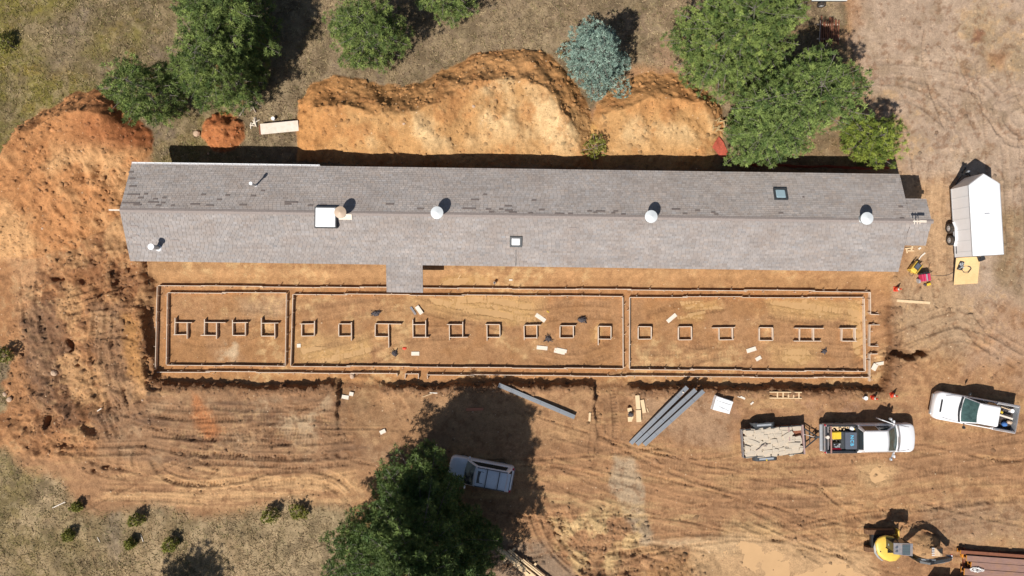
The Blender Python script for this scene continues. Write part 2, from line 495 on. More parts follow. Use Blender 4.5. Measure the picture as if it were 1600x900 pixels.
for k in range(64):
    if k < 40: x0_, y0_, x1_, y1_ = 820, 690, 1600, 880
    elif k < 54: x0_, y0_, x1_, y1_ = 180, 630, 540, 760
    else: x0_, y0_, x1_, y1_ = 1400, 20, 1600, 560
    cx_, cy_ = rr_.uniform(x0_, x1_), rr_.uniform(y0_, y1_)
    an = rr_.normal(.06, .22) if k < 54 else rr_.normal(1.5, .35); L_ = rr_.uniform(60, 200) if k < 54 else rr_.uniform(50, 120); cv = rr_.normal(0, .12)
    pts = [(cx_ + L_ * f * math.cos(an) - cv * L_ * f * f * math.sin(an), cy_ + L_ * f * math.sin(an) + cv * L_ * f * f * math.cos(an)) for f in (-1, -.5, 0, .5, 1)]
    rut(pts, 0, rr_.uniform(4, 7), rr_.uniform(.03, .06), .035, 4.6, 0.0, False)
TP = [  # on the pit floor
    ([(700, 482), (760, 478), (830, 490), (900, 484), (960, 486)], 20, 9, .03, .02),
    ([(640, 470), (720, 490), (800, 505)], 20, 9, .03, .02),
    ([(270, 520), (340, 530), (440, 500)], 18, 8, .02, .018),
    ([(340, 490), (400, 492), (445, 500)], 16, 8, .02, .018),
    ([(460, 495), (560, 480), (640, 470)], 20, 8, .02, .018),
    ([(470, 560), (560, 540), (640, 520), (720, 515)], 22, 9, .03, .02),
    ([(990, 560), (1060, 560), (1140, 540)], 20, 9, .03, .02),
    ([(1010, 500), (1080, 480), (1140, 470)], 20, 9, .03, .02),
    ([(1040, 545), (1110, 552), (1180, 545)], 18, 8, .02, .02),
    ([(1190, 540), (1260, 540), (1340, 545)], 20, 9, .03, .022),
    ([(1190, 480), (1260, 490), (1340, 500)], 22, 9, .03, .022),
    ([(830, 550), (900, 560), (960, 540)], 20, 9, .03, .02),
]
for t in TP: rut(*t, z=PIT)

# puddle hollows
pud_pit = [(low([(672, 466), (720, 462), (790, 464), (832, 470), (836, 500), (800, 508), (770, 496), (720, 486), (680, 480)])),
           (low([(470, 540), (520, 545), (578, 530), (580, 560), (520, 568), (468, 562)])),
           (low([(1200, 470), (1250, 466), (1312, 474), (1318, 498), (1270, 492), (1206, 482)])),
           (low([(1322, 470), (1348, 472), (1348, 560), (1336, 550), (1330, 500)])),
           (low([(1226, 548), (1258, 544), (1270, 560), (1256, 572), (1222, 568)])),
           (low([(1064, 472), (1120, 470), (1128, 482), (1070, 484)])),
           (low([(690, 436), (764, 434), (770, 447), (690, 448)])),
           (low([(1060, 494), (1100, 486), (1104, 500), (1062, 504)])),
           (low([(925, 515), (940, 505), (940, 530), (926, 528)]))]
pud_yard = [[(1105, 868), (1150, 846), (1215, 850), (1240, 872), (1236, 900), (1300, 880), (1340, 880), (1350, 905), (1340, 960), (1100, 960), (1130, 900)],
            [(1345, 738), (1370, 728), (1392, 738), (1388, 752), (1368, 757)]]
pudm = np.zeros_like(X)
for pz in pud_pit:
    mm = zone(pz, 7, 3, 3); pudm = np.maximum(pudm, mm); Z -= mm * 0.03; Z += mm * (.055 * fine_n + .035 * chn + .03 * vn(X * 7, Y * 7, 1))
zp = np.zeros_like(X)
for pz in pud_yard:
    mm = zone(pz, 9, 5, 3); zp = np.maximum(zp, mm)
Z = Z * (1 - zp * .85) - zp * 0.16 + zp * 0.06 * mid_n
Z = Z.astype(np.float32)
far = sstep(45, 110, np.hypot(X, Y)); Z = Z * (1 - far) + far * (1.5 * fbm(X, Y, 90, 3, 2))

# ---- soil colours (the heaps also carry painted sun and shade)
col = np.zeros((X.size, 3), np.float32)
def setc(rgb): col[:] = alb(*rgb)
def lay(mask, rgb, amt=1.0):
    c = np.array(alb(*rgb), np.float32)
    m = (mask * amt)[:, None]
    col[:] = col * (1 - m) + c * m
setc((186, 139, 98))
big = fbm(X, Y, 6.0, 5, 1, 0.6); big2 = fbm(X, Y, 3.0, 5, 3, 0.6); big3 = fbm(X, Y, 1.2, 5, 0, 0.6)
strk = fbm(X * 0.25, Y * 1.6, 1.0, 5, 2, 0.6)
lay(sstep(0.0, 0.35, big), (200, 152, 104), .8)
lay(sstep(0.02, 0.4, big2), (165, 122, 86), .8)
lay(sstep(0.0, 0.4, strk) * (Vf > 600), (205, 162, 112), .7)
lay(sstep(0.0, 0.35, -strk) * (Vf > 600), (160, 120, 86), .6)
# north-east: pale pinkish track
ne = zone([(1330, -500), (2400, -500), (2400, 470), (1500, 470), (1440, 420), (1405, 262), (1410, 200), (1350, 150), (1340, 60)], 25, 10)
lay(zone([(1400, 440), (1620, 440), (1620, 600), (1480, 560), (1400, 520)], 30, 12) * sstep(-.2, .2, big2), (196, 162, 134), .7)
lay(ne, (194, 166, 142)); lay(ne * sstep(0.0, .4, big2), (208, 180, 154), .8); lay(ne * sstep(.0, .4, -big3), (166, 140, 113), .7)
lay(ne * sstep(.05, .4, big), (176, 150, 110), .5)
lay(zone([(1420, 280), (1482, 280), (1490, 440), (1480, 520), (1400, 500), (1410, 420)], 18, 8), (204, 162, 118), .8)
lay(zone([(1545, 320), (1600, 330), (1600, 470), (1555, 440)], 18, 8), (158, 130, 92), .7)
lay(zone([(1390, 440), (1500, 450), (1540, 500), (1500, 560), (1400, 540)], 20, 9), (190, 158, 124), .75)
lay(zone([(1520, 48), (1534, 48), (1536, 64), (1520, 66)], 4, 2), (140, 90, 66), .8)
lay(zone([(1540, 78), (1575, 80), (1570, 105), (1545, 100)], 9, 5), (192, 130, 80), .5)
# west
w = zone([(-300, 240), (190, 240), (225, 400), (225, 600), (180, 680), (100, 720), (-10, 690), (-300, 640)], 15, 8)
lay(w, (188, 134, 88)); lay(w * sstep(0, .35, big3), (212, 160, 108), .7); lay(w * sstep(0.03, .35, -big2), (160, 106, 66), .7)
lay(zone([(20, 285), (60, 280), (72, 380), (60, 450), (86, 560), (70, 640), (40, 560), (24, 470), (10, 380)], 10, 6), (216, 164, 116), .8)
lay(zchurn * sstep(-0.05, .25, chn), (142, 98, 66), .75); lay(zchurn * sstep(0.0, .3, -chn), (192, 140, 94), .5)
lay(zch2, (186, 132, 86), .7); lay(zch2 * sstep(-.02, .25, -chn), (156, 100, 60), .6); lay(zch2 * sstep(.0, .25, chn), (208, 158, 106), .5)
lay(zbrush, (118, 92, 76), .6)
dk = zone([(90, 240), (200, 250), (205, 330), (226, 440), (230, 640), (120, 690), (60, 620), (90, 480), (110, 400)], 16, 9)
lay(dk * sstep(-.05, .2, fbm(X, Y, 1.0, 5, 4, .65)), (138, 94, 62), .6)
lay(dk * sstep(-.02, .16, fbm(X, Y, 1.7, 5, 2, .6)), (214, 164, 112), .8)
lay(zone([(140, 480), (190, 470), (205, 580), (215, 660), (170, 640), (150, 560)], 9, 4), (160, 126, 96), .6)
lay(zone([(190, 490), (218, 500), (226, 600), (200, 590)], 9, 4), (206, 150, 86), .7)
# bench of graded soil with grey tracks
be = zone([(150, 640), (240, 620), (520, 612), (600, 640), (700, 620), (700, 720), (560, 730), (300, 735), (160, 710)], 15, 7)
lay(be, (168, 128, 94), .9); lay(be * sstep(-.05, .3, strk), (130, 98, 76), .8); lay(be * sstep(.0, .3, big3), (196, 160, 122), .5)
lay(zone([(300, 610), (330, 640), (345, 680), (320, 690), (300, 650)], 7, 5), (206, 128, 72), .7)
lay(zone([(420, 615), (510, 618), (512, 670), (440, 680), (400, 650)], 15, 8) * sstep(-.1, .25, big3), (206, 176, 140), .8)
lay(zone([(180, 735), (330, 728), (560, 735), (560, 785), (400, 790), (150, 790)], 14, 6) * sstep(-.2, .1, strk), (218, 172, 122), .85)
lay(zone([(530, 610), (600, 620), (690, 640), (650, 700), (540, 680)], 12, 6), (178, 134, 92), .6)
# yard
lay(zone([(590, 600), (930, 600), (930, 690), (840, 700), (600, 650)], 12, 6), (190, 146, 104), .6)
lay(zone([(990, 615), (1140, 620), (1140, 700), (1060, 690), (1000, 660)], 12, 6), (184, 148, 116), .7)
lay(zone([(1130, 616), (1390, 622), (1400, 660), (1150, 655)], 12, 6) * sstep(-.1, .3, big3), (176, 134, 104), .8)
lay(zone([(960, 712), (988, 716), (1006, 760), (1008, 800), (1020, 850), (1000, 850), (970, 790), (950, 760)], 6, 5), (196, 172, 142), .8)
lay(zone([(820, 790), (1000, 790), (1010, 850), (960, 900), (900, 900), (850, 850)], 14, 8) * sstep(-.1, .25, big3), (226, 190, 134), .85)
lay(zone([(1010, 850), (1080, 856), (1120, 870), (1190, 850), (1180, 838), (1080, 846), (1000, 846)], 8, 6), (226, 194, 152), .8)
lay(zone([(1140, 812), (1210, 815), (1230, 850), (1130, 840)], 12, 6), (216, 178, 126), .6)
lay(zone([(1150, 880), (1100, 870), (1060, 870), (990, 900), (1000, 960), (1120, 960)], 8, 6), (160, 118, 76), .7)
lay(zone([(760, 830), (850, 850), (900, 905), (900, 960), (740, 960)], 12, 6), (158, 134, 112), .85)
lay(zone([(1440, 790), (1600, 780), (1600, 850), (1480, 850)], 16, 8), (170, 140, 112), .6)
lay(zone([(845, 770), (1010, 790), (1100, 800), (1090, 822), (1000, 815), (850, 790)], 8, 5) * sstep(-.1, .2, strk), (222, 184, 130), .6)
# pit floor
pitc = sstep(-2, 3, dp)
lay(pitc, (188, 140, 96)); lay(pitc * sstep(0, .35, big2), (206, 160, 110), .8); lay(pitc * sstep(0.0, .35, -big3), (172, 122, 76), .55)
lay(pitc * sstep(0.02, .3, -big), (182, 130, 80), .6)
lay(zone(low([(240, 400), (1400, 425), (1400, 452), (240, 442)]), 7, 3), (200, 152, 102), .7)
lay(pitc * zone(low([(245, 578), (1380, 592), (1380, 600), (245, 592)]), 4, 2), (190, 136, 84), .6)
lay(zone(low([(256, 450), (1355, 458), (1355, 585), (255, 577)]), 3, 1) * (1 - zone(low([(265, 462), (1348, 470), (1348, 576), (264, 566)]), 3, 1)), (190, 132, 80), .6)
lay(zone(low([(350, 530), (380, 534), (372, 568), (340, 566)]), 6, 5) * sstep(-.2, .1, big3), (226, 196, 158), .8)
lay(zone(low([(370, 466), (445, 462), (445, 500), (380, 490)]), 12, 6), (200, 166, 130), .6)
chp = fbm(X, Y, .45, 4, 1, .65)
lay(pitc * sstep(.0, .3, big2) * sstep(.0, .22, chp), (222, 182, 128), .7); lay(pitc * sstep(.04, .3, -chp) * sstep(-.1, .2, big3), (150, 104, 68), .5)
lay(dirt_all * (1 - pitc) * sstep(.06, .3, chp) * sstep(-.05, .2, big), (212, 170, 122), .5); lay(dirt_all * (1 - pitc) * sstep(.08, .32, -chp), (140, 98, 66), .5)
lay(pudm, (202, 158, 98), .8)
lay(zone([(1080, 850), (1160, 835), (1250, 845), (1360, 860), (1390, 960), (1080, 960)], 10, 6), (214, 174, 128), .75)
lay(zone([(1335, 728), (1370, 720), (1402, 732), (1395, 760), (1350, 762)], 8, 5), (208, 168, 120), .8)
lay(zone(low([(640, 462), (850, 462), (850, 512), (760, 505), (640, 490)]), 9, 6) + zone(low([(1190, 464), (1345, 466), (1345, 505), (1200, 495)]), 9, 6) + zone(low([(1200, 535), (1285, 535), (1285, 572), (1205, 572)]), 9, 6) + zone(low([(460, 520), (580, 520), (580, 568), (465, 566)]), 9, 6), (208, 164, 108), .55)
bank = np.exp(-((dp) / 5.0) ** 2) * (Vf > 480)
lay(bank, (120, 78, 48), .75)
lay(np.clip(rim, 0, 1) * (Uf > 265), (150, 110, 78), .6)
lay(np.clip(tr * 2, 0, 1), (110, 78, 52), .7)
# piles
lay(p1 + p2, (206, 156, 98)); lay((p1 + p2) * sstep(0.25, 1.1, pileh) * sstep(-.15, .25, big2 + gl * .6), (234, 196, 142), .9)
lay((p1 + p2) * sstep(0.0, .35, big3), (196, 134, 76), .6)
nface = (p1 + p2) * (1 - sstep(-6, 10, Vf - (178 - 42 * np.exp(-((Uf - 800) / 75) ** 2) + 10 * wu * 2)))  # north side painted darker: shade beyond the crest as well as moister soil
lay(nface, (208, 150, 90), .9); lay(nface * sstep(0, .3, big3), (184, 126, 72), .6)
lay(p1 * (1 - sstep(470, 560, Uf)), (216, 150, 84), .7)
lay(p3, (196, 122, 70)); lay(p3 * sstep(0, .3, big3), (158, 88, 46), .7)
lay(p4, (204, 142, 88)); lay(p4 * sstep(110, 215, Uf + wu * 30) * (1 - sstep(225, 245, Vf)), (168, 96, 52), .85); lay(p4 * sstep(-.05, .3, big2) * sstep(215, 260, Vf), (228, 178, 122), .7)  # sunlight painted pale into the south slope; redder, darker northeast face
lay(p5, (190, 148, 104))
# grass ground
gn = fbm(X, Y, 4.0, 5, 5, .6); gn2 = fbm(X, Y, 1.6, 5, 2, .6); gn3 = fbm(X, Y, 0.5, 4, 4, .6)
sv = col.copy()
setc((142, 122, 98))
nw = 1 - sstep(200, 460, Uf + 60 * wu)
lay(nw * (Vf < 400), (126, 110, 78), .9)
lay(nw * (Vf < 400) * sstep(-.12, .25, gn), (134, 124, 56), .85); lay(nw * sstep(.1, .4, gn2), (158, 132, 60), .5)
lay(sstep(.05, .4, -gn), (136, 118, 104), .7)
lay(sstep(660, 1000, Uf) * (Vf < 300), (160, 134, 108), .6)
lay(sstep(-.05, .3, gn2) * (Vf < 300) * (1 - nw), (172, 150, 118), .55)
lay(sstep(.0, .3, -gn2) * (Vf < 300) * (1 - nw), (112, 98, 72), .55)
bl = (Vf > 600).astype(np.float32)
lay(bl, (168, 142, 108)); lay(bl * (1 - sstep(60, 260, Uf + 60 * wu)) * sstep(-.2, .25, gn), (132, 118, 70), .7)
lay(bl * sstep(-.05, .3, gn2), (192, 166, 130), .7); lay(bl * sstep(.0, .3, -gn2), (122, 106, 76), .6)
lay(bl * sstep(360, 460, Uf), (182, 160, 126), .5)
lay(zone([(166, 795), (188, 800), (196, 860), (185, 880), (165, 850)], 8, 4), (140, 124, 108), .6)
lay(sstep(.0, .35, gn3), (104, 92, 62), .35); lay(sstep(.05, .35, -gn3), (186, 166, 130), .35)
# grass under the right hand trees is bare and brown
lay(zone([(1010, 90), (1050, 60), (1060, 160), (1130, 200), (1120, 250), (1060, 130)], 12, 6), (176, 140, 112), .7)
lay((Vf > 40) * (Vf < 262) * sstep(1130, 1200, Uf), (150, 120, 84), .6)
lay(sstep(.05, .3, fbm(X, Y, .8, 4, 1, .6)), (168, 146, 112), .45); lay(sstep(.08, .3, fbm(X, Y, 1.1, 4, 4, .6)), (112, 96, 74), .5)
gcol = col.copy()
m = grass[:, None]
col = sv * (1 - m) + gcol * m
# compacted tracks are a little darker and greyer; crumbs vary
tk = (trackm * (0.25 + 0.5 * sstep(-.2, .3, big3)))[:, None]
col = col * (1 - tk * 0.28) + tk * 0.28 * np.array(alb(126, 98, 76), np.float32)
col *= (1 + 0.16 * fine_n + 0.12 * mid_n)[:, None]
lum = (col @ np.array([.3, .5, .2], np.float32))[:, None]
col = (lum + (col - lum) * (0.92 + .03 * grass[:, None])) * (np.array([[.865, .86, .83]], np.float32) + grass[:, None] * .04)
fo = np.maximum(sstep(38.6, 46, np.abs(X)), sstep(22, 30, np.abs(Y)))[:, None]
col = col * (1 - fo) + fo * np.array(alb(160, 138, 106), np.float32)
col = np.clip(col, 0.01, 0.85)

def gz_raw(x, y, A):
    ix = np.clip(np.searchsorted(gx, x) - 1, 0, gx.size - 2); iy = np.clip(np.searchsorted(gy, y) - 1, 0, gy.size - 2)
    fx = (x - gx[ix]) / (gx[ix + 1] - gx[ix]); fy = (y - gy[iy]) / (gy[iy + 1] - gy[iy])
    return (A[iy, ix] * (1 - fx) + A[iy, ix + 1] * fx) * (1 - fy) + (A[iy + 1, ix] * (1 - fx) + A[iy + 1, ix + 1] * fx) * fy
ZG = Z.reshape(GX.shape)
def gz(x, y): return float(gz_raw(np.array([x]), np.array([y]), ZG)[0])
def Pg(px, py, h=0.0):
    """world point on the ground seen at this pixel, raised by h"""
    z = 0.0
    for _ in range(6):
        p = P(px, py, z + h); z = gz(p.x, p.y)
    p = P(px, py, z + h)
    return Vector((p.x, p.y, z))

def grid_mesh(name, xs, ys, Zf, colors, m):
    nx, ny = xs.size, ys.size
    me = bpy.data.meshes.new(name)
    co = np.stack([np.tile(xs, ny), np.repeat(ys, nx), Zf], 1).astype(np.float32)
    i = np.arange((nx - 1) * (ny - 1)); r = i // (nx - 1); c = i % (nx - 1)
    a = r * nx + c
    quads = np.stack([a, a + 1, a + nx + 1, a + nx], 1).astype(np.int32)
    me.vertices.add(co.shape[0]); me.vertices.foreach_set("co", co.ravel())
    me.loops.add(quads.size); me.loops.foreach_set("vertex_index", quads.ravel())
    me.polygons.add(quads.shape[0]); me.polygons.foreach_set("loop_start", np.arange(0, quads.size, 4, dtype=np.int32))
    me.polygons.foreach_set("use_smooth", np.ones(quads.shape[0], bool))
    at = me.color_attributes.new("soil", 'FLOAT_COLOR', 'POINT')
    at.data.foreach_set("color", np.concatenate([colors, np.ones((colors.shape[0], 1), np.float32)], 1).astype(np.float32).ravel())
    me.materials.append(m)
    me.update(calc_edges=True)
    return me

def ground_material():
    m = bpy.data.materials.new("soil_and_grass"); m.use_nodes = True
    n = m.node_tree.nodes; l = m.node_tree.links; b = n["Principled BSDF"]
    b.inputs["Roughness"].default_value = 0.95; b.inputs["Specular IOR Level"].default_value = 0.15
    a = n.new("ShaderNodeAttribute"); a.attribute_name = "soil"
    tc = n.new("ShaderNodeTexCoord")
    src = a.outputs["Color"]
    for (sc, lo, hi, det) in ((1.4, .84, 1.16, 7), (5.0, .84, 1.15, 6), (17.0, .74, 1.26, 3)):
        nz = n.new("ShaderNodeTexNoise"); nz.inputs["Scale"].default_value = sc; nz.inputs["Detail"].default_value = det; nz.inputs["Roughness"].default_value = .7
        l.new(tc.outputs["Object"], nz.inputs["Vector"])
        mr = n.new("ShaderNodeMapRange"); mr.inputs["From Min"].default_value = .3; mr.inputs["From Max"].default_value = .7
        mr.inputs["To Min"].default_value = lo; mr.inputs["To Max"].default_value = hi
        l.new(nz.outputs["Fac"], mr.inputs["Value"])
        mx = n.new("ShaderNodeVectorMath"); mx.operation = 'SCALE'
        l.new(src, mx.inputs[0]); l.new(mr.outputs[0], mx.inputs["Scale"]); src = mx.outputs[0]
    vo = n.new("ShaderNodeTexVoronoi"); vo.inputs["Scale"].default_value = 3.4; vo.inputs["Randomness"].default_value = 1
    l.new(tc.outputs["Object"], vo.inputs["Vector"])
    mr = n.new("ShaderNodeMapRange"); mr.inputs["From Min"].default_value = .04; mr.inputs["From Max"].default_value = .16
    mr.inputs["To Min"].default_value = .78; mr.inputs["To Max"].default_value = 1.0
    l.new(vo.outputs["Distance"], mr.inputs["Value"])
    mx = n.new("ShaderNodeVectorMath"); mx.operation = 'SCALE'
    l.new(src, mx.inputs[0]); l.new(mr.outputs[0], mx.inputs["Scale"]); src = mx.outputs[0]
    l.new(src, b.inputs["Base Color"])
    nb = n.new("ShaderNodeTexNoise"); nb.inputs["Scale"].default_value = 9; nb.inputs["Detail"].default_value = 7; nb.inputs["Roughness"].default_value = .72
    l.new(tc.outputs["Object"], nb.inputs["Vector"])
    bm = n.new("ShaderNodeBump"); bm.inputs["Distance"].default_value = .045; bm.inputs["Strength"].default_value = 1
    l.new(nb.outputs["Fac"], bm.inputs["Height"]); l.new(bm.outputs[0], b.inputs["Normal"])
    return m
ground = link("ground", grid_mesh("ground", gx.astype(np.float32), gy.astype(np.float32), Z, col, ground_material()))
ground['kind'] = 'structure'
#@@PART2@@
# ------------------------------------------------------------------ materials
M_water = mat("muddy_water", alb(200, 160, 112), rough=0.22, var=.08, vscale=1.5, spec=.35)
M_water2 = mat("muddy_water_pale", alb(212, 172, 126), rough=0.3, var=.06, vscale=.8, spec=.35)
M_shingle = mat("roof_shingles", (0, 0, 0), rough=0.93, attr="tint", var=.12, vscale=1.1, stretch=(.35, 1, 1), spec=.2, dirt=alb(150, 128, 112), dirt_amt=.35, dscale=.5)
M_shdark = mat("dark_shingle", alb(130, 118, 112), rough=.9, var=.2, vscale=12)
M_ridge = mat("ridge_cap", alb(156, 144, 138), rough=.92, var=.15, vscale=10)
M_deck = mat("roof_underlay", alb(112, 100, 94), rough=.9)
M_wall = mat("house_siding", alb(150, 116, 84), rough=.85, var=.15, vscale=3, stretch=(1, 1, 8))
M_white = mat("white_metal", (0.87, 0.87, 0.88), rough=.4, var=.02, vscale=3, dirt=(.5, .44, .36), dirt_amt=.08)
M_galv = mat("galvanised_metal", (0.42, 0.44, 0.45), rough=.42, metal=.6, var=.15, vscale=8)
M_pale = mat("sky_blue_white", (0.66, 0.69, 0.70), rough=.4, var=.05, vscale=6)
M_tan = mat("tan_metal", alb(205, 180, 155), rough=.55, var=.06, vscale=6)
M_dark = mat("dark_metal", (0.05, 0.055, 0.06), rough=.5, var=.3, vscale=8)
M_black = mat("black_plastic", (0.022, 0.022, 0.024), rough=.5, var=.2, vscale=6)
M_tyre = mat("tyre_rubber", (0.025, 0.024, 0.023), rough=.85, dirt=alb(150, 115, 80), dirt_amt=.4, dscale=6)
M_carw = mat("white_car_paint", (0.86, 0.86, 0.87), rough=.28, coat=.5, dirt=alb(205, 180, 150), dirt_amt=.14, dscale=1.6)
M_glass = mat("tinted_glass", (0.02, 0.028, 0.03), rough=.08, spec=.7)
M_glassg = mat("green_glass", (0.055, 0.10, 0.09), rough=.08, spec=.8, var=.5, vscale=3)
M_skyg = mat("skylight_glass", alb(165, 190, 200), rough=.15, spec=.6, var=.05, vscale=5)
M_lwhite = mat("skylight_dome", (0.88, 0.88, 0.88), rough=.3)
M_wood = mat("weathered_form_board", alb(232, 212, 190), rough=.85, var=.22, vscale=4, stretch=(1.5, 18, 18), dirt=alb(170, 128, 92), dirt_amt=.35, dscale=2.5)
M_lum = mat("fresh_lumber", alb(238, 208, 165), rough=.75, var=.12, vscale=4, stretch=(1.5, 16, 16), dirt=alb(205, 160, 112), dirt_amt=.4, dscale=2)
M_ply = mat("plywood", alb(232, 196, 140), rough=.7, var=.1, vscale=3, stretch=(8, 1.5, 1), dirt=alb(200, 160, 105), dirt_amt=.4, dscale=1.5)
M_steel = mat("grey_steel", alb(133, 139, 146), rough=.5, metal=.15, var=.08, vscale=3, stretch=(1, 6, 6), dirt=alb(160, 125, 90), dirt_amt=.15)
M_rust = mat("rusty_steel", alb(138, 86, 62), rough=.85, var=.35, vscale=4, stretch=(1, 6, 6), bump=.003, bscale=30)
M_prim = mat("primed_steel", alb(152, 118, 106), rough=.7, var=.18, vscale=2, stretch=(1, 4, 4), dirt=alb(175, 130, 90), dirt_amt=.5, dscale=1.8)
M_orust = mat("orange_steel_end", alb(224, 150, 50), rough=.7, var=.35, vscale=9)
M_stone = mat("pale_stone", alb(206, 192, 172), rough=.85, var=.16, vscale=3, bump=.006, bscale=14, dirt=alb(190, 160, 125), dirt_amt=.35, dscale=1.5)
M_foam = mat("white_board", alb(240, 228, 212), rough=.8, var=.05, vscale=5, dirt=alb(200, 165, 125), dirt_amt=.35, dscale=3)
M_paper = mat("white_wrap", (0.80, 0.81, 0.82), rough=.5, var=.08, vscale=3, bump=.02, bscale=4)
M_yel = mat("yellow_paint", alb(243, 205, 90), rough=.4, var=.06, vscale=3, coat=.2, dirt=alb(190, 140, 80), dirt_amt=.35, dscale=2)
M_yelp = mat("yellow_plastic", alb(240, 205, 60), rough=.5, dirt=alb(150, 110, 60), dirt_amt=.3, dscale=5)
M_red = mat("red_plastic", alb(205, 30, 60), rough=.5)
M_cone = mat("cone_orange", alb(235, 70, 40), rough=.6, dirt=alb(200, 140, 100), dirt_amt=.25, dscale=6)
M_redpink = mat("red_machine_paint", alb(212, 60, 100), rough=.45, var=.1, vscale=8)
M_net = mat("red_netting", alb(190, 92, 70), rough=.85, var=.35, vscale=9)
M_blue = mat("blue_plastic", alb(80, 130, 200), rough=.5)
M_slate = mat("toolbox_grey", alb(92, 98, 110), rough=.5, var=.08, vscale=6)
M_let = mat("pale_blue_letters", alb(105, 200, 238), rough=.5)
M_grey = mat("grey_rubber_mat", alb(140, 138, 142), rough=.7, var=.2, vscale=5, dirt=alb(170, 140, 105), dirt_amt=.5, dscale=3)
M_bed = mat("truck_bed_liner", (0.04, 0.036, 0.034), rough=.8, dirt=alb(110, 80, 60), dirt_amt=.4, dscale=4)
M_silver = mat("silver_trim", (0.48, 0.5, 0.52), rough=.4, metal=.4, var=.1, vscale=5)
M_bark = mat("pine_bark", (0.23, 0.20, 0.18), rough=.95, var=.35, vscale=6, stretch=(1, 1, .3))
M_dead = mat("dead_branch", alb(190, 172, 158), rough=.9, var=.15, vscale=8)
M_rock = mat("field_rock", alb(205, 175, 148), rough=.9, var=.12, vscale=5, bump=.02, bscale=6)
M_bag = mat("dark_tool_heap", (0.07, 0.06, 0.065), rough=.8, var=.6, vscale=14)
M_rope = mat("white_rope", (0.78, 0.76, 0.73), rough=.8)
M_rednet = M_net

# ------------------------------------------------------------------ standing muddy water
def sheet(pts, z, m, label=None):
    mb = MB(); mb.add([( (u_ - 800) / 22.0, (450 - v_) / 22.0, z) for (u_, v_) in pts], [tuple(reversed(range(len(pts))))])
    o = link("muddy_puddle", mb.mesh("muddy_puddle", m)); o['kind'] = 'structure'
    return o
def zat(pts, q):
    """water level: a low percentile of the ground inside"""
    m = inside(Uf, Vf, pts); return float(np.percentile(Z[m], q))
def grow(pts, a):
    cx = sum(p[0] for p in pts) / len(pts); cy = sum(p[1] for p in pts) / len(pts)
    return [(x + a * (1 if x > cx else -1), y + a * .5 * (1 if y > cy else -1)) for x, y in pts]
for i, pz in enumerate(pud_pit):
    sheet(grow(pz, 2), zat(pz, (50, 34, 42, 55, 55, 30, 62, 30, 60)[i]), M_water)
for i, pz in enumerate(pud_yard):
    sheet(pz, zat(pz, (52, 50)[i]), M_water2)

# ------------------------------------------------------------------ the long house
HL = 51.5; HW = 3.25; EAVE = 2.72; RISE = 1.32; HX, HY, HR = 0.2, 4.72, R(-0.8)
house = thing("long_house", "very long low building with a grey shingled gable roof and a small entry roof", "building", (HX, HY, 0), HR)
slope = math.atan2(RISE, HW); SL = math.hypot(RISE, HW)
w = MB()
w.prism([(-HL / 2 + .5, -HW + .55), (HL / 2 - .5, -HW + .55), (HL / 2 - .5, HW - .55), (-HL / 2 + .5, HW - .55)], -0.85, EAVE - .04)
for s in (-1, 1):
    x0 = s * (HL / 2 - .5); x1 = s * (HL / 2 - .62)
    w.loft([[(x0, -HW + .55, EAVE - .04), (x0, HW - .55, EAVE - .04), (x0, 0, EAVE + RISE - .16)], [(x1, -HW + .55, EAVE - .04), (x1, HW - .55, EAVE - .04), (x1, 0, EAVE + RISE - .16)]])
w.prism([(HL / 2 - .5, -1.0), (HL / 2 + 1.3, -1.0), (HL / 2 + 1.3, 1.0), (HL / 2 - .5, 1.0)], -.2, EAVE + .4)
part("wall", w, M_wall, house)

